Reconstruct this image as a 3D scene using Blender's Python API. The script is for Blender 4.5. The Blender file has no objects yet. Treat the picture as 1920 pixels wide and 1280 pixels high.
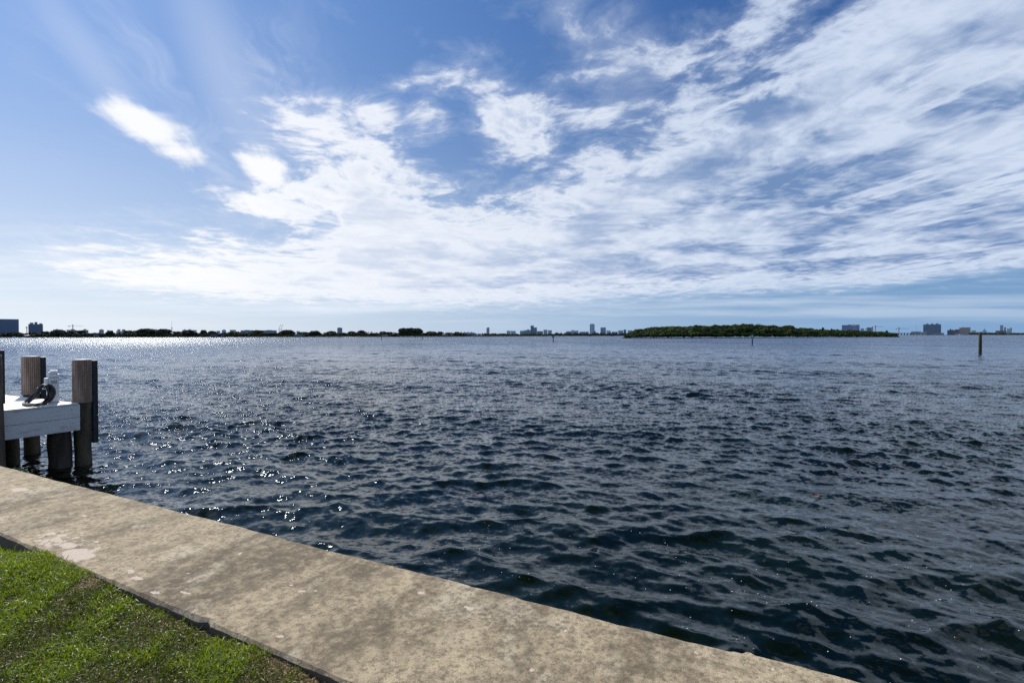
import bpy, math, random
import numpy as np
from mathutils import Vector, Matrix

random.seed(7)
RNG = np.random.default_rng(11)
S = bpy.context.scene
C = S.collection
R = math.radians

# ------------------------------------------------------------------ camera
F = 960.0                      # focal length in pixels of a 1920 px wide frame
CAM = Vector((0, 0, 2.75))
cam_d = bpy.data.cameras.new('camera')
cam_d.sensor_width = 36; cam_d.lens = 18
cam_d.clip_start = 0.05; cam_d.clip_end = 200000
cam = bpy.data.objects.new('camera', cam_d); C.objects.link(cam)
M = (Matrix.Rotation(R(90 - 0.656), 4, 'X') @ Matrix.Rotation(R(-0.12), 4, 'Z'))
cam.matrix_world = Matrix.Translation(CAM) @ M
S.camera = cam
M3 = M.to_3x3()

def ray(px, py):
    return M3 @ Vector(((px - 960) / F, -(py - 640) / F, -1))
def at(px, py, Y):
    d = ray(px, py); return CAM + d * (Y / d.y)
def onz(px, py, z):
    d = ray(px, py); return CAM + d * ((z - CAM.z) / d.z)
def horizon(px):               # image row of the horizon at this column
    return 629.0 - (px - 960) * 0.0021

# ------------------------------------------------------------------ node helpers
class NT:
    def __init__(s, nt):
        s.nt = nt; s.n = nt.nodes; s.l = nt.links
    def new(s, t, **kw):
        n = s.n.new(t)
        for k, v in kw.items(): setattr(n, k, v)
        return n
    def put(s, sock, v):
        if v is None: return
        if isinstance(v, bpy.types.NodeSocket): s.l.new(v, sock)
        else: sock.default_value = v
    def m(s, op, a, b=None, c=None, clamp=False):
        n = s.new('ShaderNodeMath', operation=op, use_clamp=clamp)
        s.put(n.inputs[0], a); s.put(n.inputs[1], b); s.put(n.inputs[2], c)
        return n.outputs[0]
    def v(s, op, a, b=None):
        n = s.new('ShaderNodeVectorMath', operation=op)
        s.put(n.inputs[0], a)
        if op == 'SCALE': s.put(n.inputs['Scale'], b)
        else: s.put(n.inputs[1], b)
        return n.outputs['Value'] if op in ('LENGTH', 'DOT_PRODUCT') else n.outputs[0]
    def xyz(s, x=0.0, y=0.0, z=0.0):
        n = s.new('ShaderNodeCombineXYZ')
        s.put(n.inputs[0], x); s.put(n.inputs[1], y); s.put(n.inputs[2], z)
        return n.outputs[0]
    def sep(s, a):
        n = s.new('ShaderNodeSeparateXYZ'); s.put(n.inputs[0], a); return n.outputs
    def noise(s, vec, scale, detail=4, rough=0.5, dist=0.0, lac=2.0):
        n = s.new('ShaderNodeTexNoise')
        s.put(n.inputs['Vector'], vec); s.put(n.inputs['Scale'], scale)
        n.inputs['Detail'].default_value = detail; n.inputs['Roughness'].default_value = rough
        n.inputs['Distortion'].default_value = dist; n.inputs['Lacunarity'].default_value = lac
        return n.outputs['Fac'], n.outputs['Color']
    def mix(s, f, a, b):
        n = s.new('ShaderNodeMix', data_type='RGBA')
        s.put(n.inputs[0], f); s.put(n.inputs[6], col4(a)); s.put(n.inputs[7], col4(b))
        return n.outputs[2]
    def step(s, x, a, b, lo=0.0, hi=1.0, smooth=True):
        n = s.new('ShaderNodeMapRange', interpolation_type='SMOOTHSTEP' if smooth else 'LINEAR')
        n.clamp = True
        s.put(n.inputs[0], x); s.put(n.inputs[1], a); s.put(n.inputs[2], b)
        s.put(n.inputs[3], lo); s.put(n.inputs[4], hi)
        return n.outputs[0]
    def curve(s, x, pts):          # pts in 0..1, piecewise
        n = s.new('ShaderNodeFloatCurve')
        s.put(n.inputs['Value'], x)
        cv = n.mapping.curves[0]
        cv.points[0].location = pts[0]; cv.points[1].location = pts[-1]
        for p in pts[1:-1]: cv.points.new(*p)
        for p in cv.points: p.handle_type = 'AUTO'
        n.mapping.use_clip = False
        n.mapping.update()
        return n.outputs[0]
def col4(c):
    if isinstance(c, (tuple, list)) and len(c) == 3: return (*c, 1.0)
    return c

def mat(name, base=(.5, .5, .5), rough=.6, spec=.5, build=None, bump=None):
    m = bpy.data.materials.new(name); m.use_nodes = True
    t = NT(m.node_tree); p = t.n['Principled BSDF']
    p.inputs['Base Color'].default_value = col4(base)
    p.inputs['Roughness'].default_value = rough
    p.inputs['Specular IOR Level'].default_value = spec
    if build: build(t, p)
    return m
def bumpnode(t, p, h, strength=.3, dist=.01):
    b = t.new('ShaderNodeBump'); t.put(b.inputs['Height'], h)
    b.inputs['Strength'].default_value = strength; b.inputs['Distance'].default_value = dist
    t.l.new(b.outputs[0], p.inputs['Normal'])
def objc(t): return t.new('ShaderNodeTexCoord').outputs['Object']
def pos(t): return t.new('ShaderNodeNewGeometry').outputs['Position']

def speckled(name, a, b, scale=6, rough=.7, stretch=(1, 1, 1), bump=.3, bdist=.004, detail=6, lo=.35, hi=.65, spec=.4):
    def f(t, p):
        vec = t.v('MULTIPLY', objc(t), stretch)
        n, _ = t.noise(vec, scale, detail, .6)
        t.put(p.inputs['Base Color'], t.mix(t.step(n, lo, hi), a, b))
        if bump: bumpnode(t, p, n, bump, bdist)
    return mat(name, a, rough, spec, f)

# ------------------------------------------------------------------ mesh helpers
def new_mesh(name, verts, faces, smooth=False):
    me = bpy.data.meshes.new(name)
    me.from_pydata([tuple(v) for v in verts], [], faces)
    if smooth: me.polygons.foreach_set('use_smooth', [True] * len(me.polygons))
    me.update()
    return me
def np_mesh(name, V, Fq, tint=None, smooth=False):
    """V (n,3) floats, Fq (m,k) ints; tint per face -> colour attribute"""
    me = bpy.data.meshes.new(name)
    k = Fq.shape[1]
    me.vertices.add(len(V)); me.vertices.foreach_set('co', V.astype(np.float32).ravel())
    me.loops.add(Fq.size); me.loops.foreach_set('vertex_index', Fq.astype(np.int32).ravel())
    me.polygons.add(len(Fq))
    me.polygons.foreach_set('loop_start', np.arange(0, Fq.size, k, dtype=np.int32))
    me.polygons.foreach_set('loop_total', np.full(len(Fq), k, dtype=np.int32))
    if smooth: me.polygons.foreach_set('use_smooth', np.ones(len(Fq), dtype=bool))
    me.update(calc_edges=True)
    if tint is not None:
        at_ = me.attributes.new('tint', 'FLOAT_VECTOR' if tint.ndim == 2 else 'FLOAT', 'FACE')
        at_.data.foreach_set('vector' if tint.ndim == 2 else 'value', tint.astype(np.float32).ravel())
    return me
def link(name, me, material, parent=None, loc=None, rz=0):
    o = bpy.data.objects.new(name, me); C.objects.link(o)
    if material is not None and len(me.materials) == 0: me.materials.append(material)
    if parent is not None: o.parent = parent
    if loc is not None: o.location = loc
    if rz: o.rotation_euler.z = rz
    return o
def tag(o, label=None, cat=None, group=None, kind=None):
    if label: o['label'] = label
    if cat: o['category'] = cat
    if group: o['group'] = group
    if kind: o['kind'] = kind
    return o
def thing(name, label, cat, loc=(0, 0, 0), rz=0, group=None):
    o = bpy.data.objects.new(name, None); C.objects.link(o)
    o.empty_display_size = .2
    o.location = loc; o.rotation_euler.z = rz
    return tag(o, label, cat, group)

class MB:
    def __init__(s): s.v = []; s.f = []
    def add(s, vs, fs):
        b = len(s.v); s.v += [tuple(v) for v in vs]; s.f += [[i + b for i in f] for f in fs]; return s
    def box(s, x0, x1, y0, y1, z0, z1, mtx=None):
        vs = [Vector(p) for p in [(x0, y0, z0), (x1, y0, z0), (x1, y1, z0), (x0, y1, z0),
                                  (x0, y0, z1), (x1, y0, z1), (x1, y1, z1), (x0, y1, z1)]]
        if mtx is not None: vs = [mtx @ v for v in vs]
        return s.add(vs, [[0, 3, 2, 1], [4, 5, 6, 7], [0, 1, 5, 4], [1, 2, 6, 5], [2, 3, 7, 6], [3, 0, 4, 7]])
    def bar(s, a, b, w, h=None):
        a = Vector(a); b = Vector(b); h = h or w
        d = b - a; L = d.length
        q = d.to_track_quat('Z', 'Y').to_matrix().to_4x4()
        return s.box(-w / 2, w / 2, -h / 2, h / 2, 0, L, Matrix.Translation(a) @ q)
    def tube(s, pts, rad, seg=8, cap=True):
        pts = [Vector(p) for p in pts]; n = len(pts); base = len(s.v)
        rads = rad if isinstance(rad, (list, tuple)) else [rad] * n
        for i, p in enumerate(pts):
            d = (pts[min(i + 1, n - 1)] - pts[max(i - 1, 0)]).normalized()
            q = d.to_track_quat('Z', 'Y').to_matrix() if i == 0 else q0
            if i > 0:
                zz = q0 @ Vector((0, 0, 1)); q = zz.rotation_difference(d).to_matrix() @ q0
            q0 = q
            for k in range(seg):
                a = 2 * math.pi * k / seg
                s.v.append(tuple(p + q @ Vector((math.cos(a) * rads[i], math.sin(a) * rads[i], 0))))
        for i in range(n - 1):
            for k in range(seg):
                s.f.append([base + i * seg + k, base + i * seg + (k + 1) % seg,
                            base + (i + 1) * seg + (k + 1) % seg, base + (i + 1) * seg + k])
        if cap:
            s.f.append([base + k for k in range(seg)][::-1])
            s.f.append([base + (n - 1) * seg + k for k in range(seg)])
        return s
    def build(s, name, material, parent=None, loc=None, rz=0, smooth=False, bevel=0):
        me = new_mesh(name, s.v, s.f, smooth)
        o = link(name, me, material, parent, loc, rz)
        if bevel:
            b = o.modifiers.new('bevel', 'BEVEL'); b.width = bevel; b.segments = 2; b.limit_method = 'ANGLE'
        return o

# ------------------------------------------------------------------ sun and sky
SUN_AZ, SUN_EL = -38.0, 37.0          # azimuth from +Y, negative to the left
sd = Vector((math.sin(R(SUN_AZ)) * math.cos(R(SUN_EL)), math.cos(R(SUN_AZ)) * math.cos(R(SUN_EL)), math.sin(R(SUN_EL))))
sl = bpy.data.lights.new('sun', 'SUN'); sl.energy = 4.6; sl.angle = R(0.53); sl.color = (1, .94, .84)
so = bpy.data.objects.new('sun', sl); C.objects.link(so)
so.rotation_euler = sd.to_track_quat('Z', 'Y').to_euler(); so.location = sd * 50

def build_world():
    w = bpy.data.worlds.new('World'); S.world = w; w.use_nodes = True
    t = NT(w.node_tree)
    bg = t.n['Background']
    STR = 0.1
    sky = t.new('ShaderNodeTexSky', sky_type='NISHITA')
    sky.sun_disc = False; sky.sun_elevation = R(SUN_EL); sky.sun_rotation = R(SUN_AZ)
    sky.air_density = 1.0; sky.dust_density = 0.6; sky.ozone_density = 2.5
    d = t.new('ShaderNodeTexCoord').outputs['Generated']
    x, y, z = t.sep(d)
    zc = t.m('MAXIMUM', z, 0.0)
    # picture-plane-like direction ratios around the +Y heading (a gnomonic chart of the sky)
    ys = t.m('MAXIMUM', y, 0.02)
    u = t.m('DIVIDE', x, ys); v = t.m('DIVIDE', zc, ys)
    front = t.step(y, 0.02, 0.12)
    # cloud layer coordinates: the sky as a flat layer overhead, rotated to the wind heading
    za = t.m('ADD', zc, 0.075)
    wx = t.m('DIVIDE', x, za); wy = t.m('DIVIDE', y, za)
    WA = R(-17)
    ax = t.m('SUBTRACT', t.m('MULTIPLY', wx, math.cos(WA)), t.m('MULTIPLY', wy, math.sin(WA)))   # across
    ay = t.m('ADD', t.m('MULTIPLY', wx, math.sin(WA)), t.m('MULTIPLY', wy, math.cos(WA)))        # along
    lay = t.xyz(ax, t.m('MULTIPLY', ay, 0.92), 0.0)
    cw = t.m('MULTIPLY', t.m('SUBTRACT', t.noise(t.xyz(t.m('MULTIPLY', ax, .8), t.m('MULTIPLY', ay, .5), 6.0), 1.6, 4, .55)[0], .5), .85)
    lay2 = t.xyz(t.m('ADD', t.m('ADD', ax, cw), 5.3), t.m('MULTIPLY', ay, 0.16), 1.7)
    warp = t.noise(lay, 1.3, 3, .5)[1]
    layw = t.v('ADD', lay, t.v('SCALE', t.v('SUBTRACT', warp, (.5, .5, .5)), .55))
    nbig = t.noise(layw, 1.3, 5, .55)[0]
    nfine = t.noise(layw, 3.6, 9, .60)[0]
    ncell = t.noise(t.v('ADD', layw, (3.1, 7.7, 0)), 11.0, 6, .62)[0]
    # the same noise a little nearer the sun, for a lit and a shaded side
    so_ = (math.sin(R(SUN_AZ) - WA) * .07, math.cos(R(SUN_AZ) - WA) * .07 * .62, 0)
    nfs = t.noise(t.v('ADD', layw, so_), 3.6, 6, .58)[0]
    relief = t.m('SUBTRACT', nfine, nfs)
    # ---- clear sky
    skyc = sky.outputs[0]
    hs = t.new('ShaderNodeHueSaturation'); hs.inputs['Saturation'].default_value = 1.12
    hs.inputs['Value'].default_value = 1.0; hs.inputs['Fac'].default_value = 1.0
    t.put(hs.inputs['Color'], skyc); skyc = hs.outputs[0]
    px = lambda p: (p - 960) / F
    py = lambda q: (629 - q) / F
    left = t.step(u, px(1750), px(-150))
    elev = t.m('ARCTAN2', zc, t.m('SQRT', t.m('ADD', t.m('MULTIPLY', x, x), t.m('MULTIPLY', y, y))))
    # own gradient, blended over the physical sky
    gl = t.curve(t.m('DIVIDE', elev, math.pi / 2, clamp=True), [(0, .0), (.05, .18), (.14, .52), (.28, .85), (.5, 1), (1, 1)])
    hor = t.mix(left, (2.1, 3.9, 6.5), (7.9, 8.8, 9.7))
    top = t.mix(left, (.12, .76, 2.9), (1.25, 3.25, 7.7))
    grad = t.mix(gl, hor, top)
    grad = t.mix(t.step(elev, R(42), R(75)), grad, (.34, .50, .72))
    base = t.mix(0.92, skyc, grad)
    # ---- main bank: between two edge curves
    U0, U1, V0, V1 = -700, 2900, 900, -900
    un = t.step(u, px(U0), px(U1), smooth=False)
    def edge(pts):
        P = [((a - U0) / (U1 - U0), (V0 - b) / (V0 - V1)) for a, b in pts]
        c = t.curve(un, P)
        return t.m('SUBTRACT', py(V0) , t.m('MULTIPLY', c, py(V0) - py(V1)))
    top_e = edge([(-700, 600), (-200, 545), (0, 500), (60, 482), (200, 452), (320, 434), (560, 428), (625, 398), (650, 300),
                  (690, 268), (740, 290), (800, 325), (860, 345), (960, 340), (1050, 322), (1090, 280), (1150, 255), (1250, 215),
                  (1350, 165), (1450, 100), (1550, 30), (1650, -40), (1800, -200), (2300, -700), (2900, -900)])
    bot_e = edge([(-700, 560), (-200, 530), (0, 500), (60, 496), (200, 540), (350, 562), (600, 574), (900, 582), (1150, 568), (1400, 556),
                  (1650, 545), (1920, 515), (2300, 480), (2900, 450)])
    wob = t.m('SUBTRACT', nfine, .5); wob2 = t.m('SUBTRACT', nbig, .5)
    up = t.m('DIVIDE', t.m('SUBTRACT', top_e, v), .075)
    dn = t.m('DIVIDE', t.m('SUBTRACT', v, bot_e), .030)
    bank = t.m('MINIMUM', t.m('MINIMUM', up, dn), 2.6)
    solid = t.step(bank, .6, 2.2, 1.0, .50)
    def blob(cx, cy, rx, ry, ang=0, gain=1.0):
        a = R(ang)   # ang: degrees the long axis drops to the right
        du = t.m('SUBTRACT', u, px(cx)); dv = t.m('SUBTRACT', v, py(cy))
        p1 = t.m('SUBTRACT', t.m('MULTIPLY', du, math.cos(a)), t.m('MULTIPLY', dv, math.sin(a)))
        p2 = t.m('ADD', t.m('MULTIPLY', du, math.sin(a)), t.m('MULTIPLY', dv, math.cos(a)))
        p1 = t.m('DIVIDE', p1, rx / F); p2 = t.m('DIVIDE', p2, ry / F)
        r2 = t.m('SQRT', t.m('ADD', t.m('MULTIPLY', p1, p1), t.m('MULTIPLY', p2, p2)))
        return t.m('MULTIPLY', t.m('SUBTRACT', 1.0, r2), gain)
    field = bank
    for b in [(955, 228, 112, 80, 30, 1.7), (680, 330, 210, 85, 42, 1.6), (590, 270, 115, 34, 22, 1.2), (712, 222, 55, 42, 40, .9), (800, 218, 52, 34, -20, .65), (555, 220, 38, 32, 20, .75),
              (1170, 100, 90, 45, -10, .22), (1130, 215, 120, 44, -5, .5), (1430, 60, 110, 75, -40, .75), (838, 172, 36, 26, -40, .35), (730, 186, 22, 16, 0, .3),
              (1270, 135, 90, 32, -20, .5), (1350, 150, 110, 45, -30, .7), (1165, 190, 50, 22, 10, .35), (560, 395, 120, 30, 18, 1.4), (610, 372, 105, 27, 14, 1.5),
              (490, 385, 90, 22, 18, 1.2)]:
        field = t.m('MAXIMUM', field, blob(*b))
    # generic broken cloud behind and overhead, where the photograph does not reach
    gen = t.step(nbig, .42, .62, -.5, .8)
    out_w = t.m('MAXIMUM', t.m('SUBTRACT', 1.0, front), t.step(v, .95, 1.6))
    field = t.m('ADD', t.m('MULTIPLY', field, t.m('SUBTRACT', 1.0, out_w)), t.m('MULTIPLY', gen, out_w))
    wob3 = t.m('SUBTRACT', ncell, .5)
    nz = t.m('ADD', t.m('ADD', t.m('MULTIPLY', wob, 4.6), t.m('MULTIPLY', wob3, 2.1)), t.m('MULTIPLY', wob2, 1.3))
    dens = t.m('ADD', t.m('MINIMUM', field, 1.75), t.m('MULTIPLY', nz, t.m('MULTIPLY', solid, t.step(v, 0.02, .30, .55, 1.0))))
    # long thin gaps in the right part
    gap = t.step(t.noise(t.xyz(ax, t.m('MULTIPLY', ay, .22), 9.0), 2.6, 6, .62)[0], .49, .66)
    gapz = t.m('MULTIPLY', gap, t.m('MULTIPLY', t.step(u, px(1350), px(1800)), t.step(v, .62, .42)))
    dens = t.m('SUBTRACT', dens, t.m('MULTIPLY', gapz, 1.25))
    cov = t.m('POWER', t.step(dens, .05, 1.1), .85)
    # smooth bright lens clouds on the left
    sm = blob(283, 238, 140, 48, 26, 1.1)
    for b in [(498, 314, 74, 34, 16, 1.0), (465, 213, 36, 17, 20, .45), (600, 370, 90, 27, 14, 1.0), (495, 385, 95, 22, 20, .95)]:
        sm = t.m('MAXIMUM', sm, blob(*b))
    smn = t.m('ADD', t.m('MULTIPLY', t.noise(t.xyz(t.m('MULTIPLY', ax, 3), t.m('MULTIPLY', ay, .7), 2.0), 1.6, 6, .6)[0], .6), t.m('MULTIPLY', nfine, .55))
    sm = t.m('ADD', sm, t.m('MULTIPLY', t.m('SUBTRACT', smn, .53), 2.6))
    smc = t.m('MULTIPLY', t.step(sm, .12, .72), .94)
    # cirrus
    ci = t.noise(lay2, 2.1, 7, .6)[0]
    ci = t.step(ci, .42, .72)
    cmask = t.m('MAXIMUM', t.step(blob(330, 110, 420, 330, 40), 0, .6), t.step(blob(300, 470, 700, 120, -4), 0, .7))
    cmask = t.m('MAXIMUM', cmask, t.m('MULTIPLY', t.step(blob(1130, 60, 260, 130, 60), 0, .8), .8))
    cir = t.m('MULTIPLY', t.m('MULTIPLY', ci, cmask), .62)
    veil = t.m('MULTIPLY', t.step(t.m('ADD', blob(440, 170, 380, 95, 66), t.m('MULTIPLY', cw, .9)), 0, .9), .42)
    veil = t.m('MAXIMUM', veil, t.m('MULTIPLY', t.step(t.m('ADD', blob(190, 130, 330, 60, 52), t.m('MULTIPLY', cw, .9)), 0, .9), .34))
    cir = t.m('MAXIMUM', cir, t.m('MULTIPLY', veil, t.step(ci, 0, 1, .6, 1.1)))
    # low haze streaks near the horizon
    hz = t.noise(t.xyz(t.m('MULTIPLY', u, 1.3), t.m('MULTIPLY', v, 26), 4.0), 1.6, 6, .55)[0]
    hzm = t.m('MULTIPLY', t.m('MULTIPLY', t.step(hz, .40, .70), t.step(v, .27, .10)), t.step(v, .0, .05))
    hzm = t.m('MULTIPLY', hzm, t.step(u, px(2100), px(300), .30, .75))
    # ---- cloud colour
    shade = t.m('ADD', t.m('MULTIPLY', t.step(t.noise(t.v('ADD', lay, (2.2, 4.4, 0)), 1.5, 4, .55)[0], .40, .60), .85), t.m('MULTIPLY', t.step(nfine, .36, .62), .30))
    rightness = t.step(u, px(350), px(1450), smooth=False)
    thick = t.step(dens, .75, 1.9)
    darkk = t.m('MULTIPLY', t.m('MULTIPLY', shade, thick), t.m('ADD', t.m('MULTIPLY', rightness, .80), .14))
    dark = t.m('ADD', darkk, t.m('MULTIPLY', t.m('MULTIPLY', relief, rightness), 1.0), clamp=True)
    lit = t.mix(rightness, (10.0, 10.1, 10.4), (6.4, 7.3, 8.9))
    shd = t.mix(rightness, (5.0, 6.3, 8.6), (1.7, 2.8, 5.1))
    cc = t.mix(dark, lit, shd)
    c1 = t.mix(cir, base, (8.2, 8.8, 9.9))
    c1 = t.mix(hzm, c1, (8.0, 8.8, 9.8))
    soft = t.m('MULTIPLY', t.step(dens, -.8, .7), t.m('ADD', .22, t.m('MULTIPLY', ci, .22)))
    c1 = t.mix(soft, c1, t.mix(rightness, (9.2, 9.5, 10.1), (5.4, 6.5, 8.3)))
    c1 = t.mix(smc, c1, (10.0, 10.1, 10.3))
    c2 = t.mix(t.m('MULTIPLY', cov, .97), c1, cc)
    # nothing below the horizon but a dull blue
    c2 = t.mix(t.step(z, -.02, 0.0), (.9, 1.3, 1.9), c2)
    t.put(bg.inputs['Color'], c2)
    bg.inputs['Strength'].default_value = STR
    w.cycles.sampling_method = 'MANUAL'; w.cycles.sample_map_resolution = 512
build_world()

# ------------------------------------------------------------------ water
WAVES = []
def make_waves():
    rng = np.random.default_rng(5)
    main = math.atan2(1.0, .30)           # propagation heading (sign is irrelevant)
    n = 170
    lam = np.exp(np.linspace(math.log(.09), math.log(4.6), n)) * rng.uniform(.96, 1.04, n)
    for L in lam:
        g = math.exp(-((math.log(L / .50)) ** 2) / (2 * .78 ** 2))
        s = .0275 * (.30 + .98 * g)
        if L > 2.2: s *= .75
        spread = .45 if L > .6 else .85
        th = main + rng.normal(0, spread)
        k = 2 * math.pi / L
        WAVES.append((L, k * math.cos(th), k * math.sin(th), s / k * rng.uniform(.6, 1.3), rng.uniform(0, 2 * math.pi), math.cos(th), math.sin(th)))
make_waves()
def wave(X, Y, spacing):
    """displacement of the water surface at X,Y; spacing (array) fades out waves the mesh cannot carry"""
    dx = np.zeros_like(X); dy = np.zeros_like(X); dz = np.zeros_like(X)
    smax = float(np.min(spacing))
    # gusts: slowly varying wave energy
    gust = 1 + .38 * np.sin(X * .21 + Y * .33 + 1) * np.sin(X * .13 - Y * .17 + 2) + .15 * np.sin(X * .6 + Y * .9)
    for L, kx, ky, a, ph, cx, cy in WAVES:
        if L < smax * 2: continue
        w = np.clip((L / spacing - 2) / 2.5, 0, 1) * a * gust
        ang = kx * X + ky * Y + ph
        s = np.sin(ang)
        dz += w * np.cos(ang); dx -= w * .9 * cx * s; dy -= w * .9 * cy * s
    return dx, dy, dz

def build_water():
    rs = [1.2]; fine = 1.0
    while rs[-1] < 60000:
        r = rs[-1]
        if r < 12: dr = max(.022, r * .0034)
        elif r < 110: dr = r * .0034
        elif r < 400: dr = r * .012
        else: dr = r * .12
        rs.append(r + dr)
    rs = np.array(rs, np.float32)
    az = np.linspace(R(-74), R(74), 1350).astype(np.float32)
    da = az[1] - az[0]
    nr, na = len(rs), len(az)
    V = np.zeros((nr, na, 3), np.float32)
    dr = np.gradient(rs)
    for i in range(0, nr, 40):
        r = rs[i:i + 40][:, None]
        X = r * np.sin(az)[None]; Y = r * np.cos(az)[None]
        sp = np.maximum(dr[i:i + 40][:, None], r * da) * np.ones_like(X)
        dx, dy, dz = wave(X, Y, sp)
        V[i:i + 40, :, 0] = X + dx; V[i:i + 40, :, 1] = Y + dy; V[i:i + 40, :, 2] = dz
    idx = np.arange(nr * na, dtype=np.int32).reshape(nr, na)
    Fq = np.stack([idx[:-1, :-1], idx[:-1, 1:], idx[1:, 1:], idx[1:, :-1]], -1).reshape(-1, 4)[:, ::-1]
    me = np_mesh('water', V.reshape(-1, 3), Fq, smooth=True)
    def f(t, p):
        g = t.new('ShaderNodeNewGeometry'); P = g.outputs['Position']; N = g.outputs['Normal']; I = g.outputs['Incoming']
        dist = t.v('LENGTH', P)
        far = t.step(dist, 25, 260)
        # ripples
        Pw = t.v('MULTIPLY', P, (1, 1.25, 1))
        n1 = t.noise(Pw, 11.0, 3, .58)[1]
        n2 = t.noise(t.v('MULTIPLY', P, (.55, 1, 1)), 1.7, 3, .6)[1]
        n3 = t.noise(t.v('MULTIPLY', P, (.045, .022, 1)), 1.0, 4, .6)[0]   # wind patches
        h = (.5, .5, .5)
        a1 = t.v('MULTIPLY', t.v('SCALE', t.v('SUBTRACT', n1, h), t.step(dist, 4, 24, .40, 1.3)), (1, 1, 0))
        a2 = t.v('MULTIPLY', t.v('SCALE', t.v('SUBTRACT', n2, h), t.m('MULTIPLY', far, t.step(n3, .35, .65, .95, 1.45))), (.8, 1.1, 0))
        bias = t.v('SCALE', t.v('MULTIPLY', I, (1, 1, 0)), t.m('MULTIPLY', t.step(dist, 15, 200), t.step(n3, .35, .65, .12, .20)))
        nn = t.v('NORMALIZE', t.v('ADD', t.v('ADD', N, a1), t.v('ADD', a2, bias)))
        t.put(p.inputs['Normal'], nn)
        p.inputs['IOR'].default_value = 1.333
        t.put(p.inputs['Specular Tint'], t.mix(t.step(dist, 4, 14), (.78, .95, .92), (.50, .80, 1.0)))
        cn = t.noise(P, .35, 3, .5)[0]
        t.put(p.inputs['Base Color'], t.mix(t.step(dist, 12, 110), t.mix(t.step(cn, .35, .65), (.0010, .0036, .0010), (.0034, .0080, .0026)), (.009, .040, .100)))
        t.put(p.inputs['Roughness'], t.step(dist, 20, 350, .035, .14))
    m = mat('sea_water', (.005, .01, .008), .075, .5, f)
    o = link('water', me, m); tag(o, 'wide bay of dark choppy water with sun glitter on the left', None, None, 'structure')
build_water()

# ------------------------------------------------------------------ seawall
A0 = onz(0, 872, 1.1); A1 = onz(1600, 1278, 1.1)
B0 = onz(0, 1000, 1.1); B1 = onz(640, 1275, 1.1)
e1 = (A1 - A0).normalized(); e2 = Vector((-e1.y, e1.x, 0))        # along, outward over the water
def sw(s, t, z=0): return A0 + e1 * s + e2 * t + Vector((0, 0, z))
WID0 = -(B0 - A0).dot(e2); s_B0 = (B0 - A0).dot(e1)
WID1 = -(B1 - A0).dot(e2); s_B1 = (B1 - A0).dot(e1)
def wid(s): return WID0 + (WID1 - WID0) * (s - s_B0) / (s_B1 - s_B0)

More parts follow.
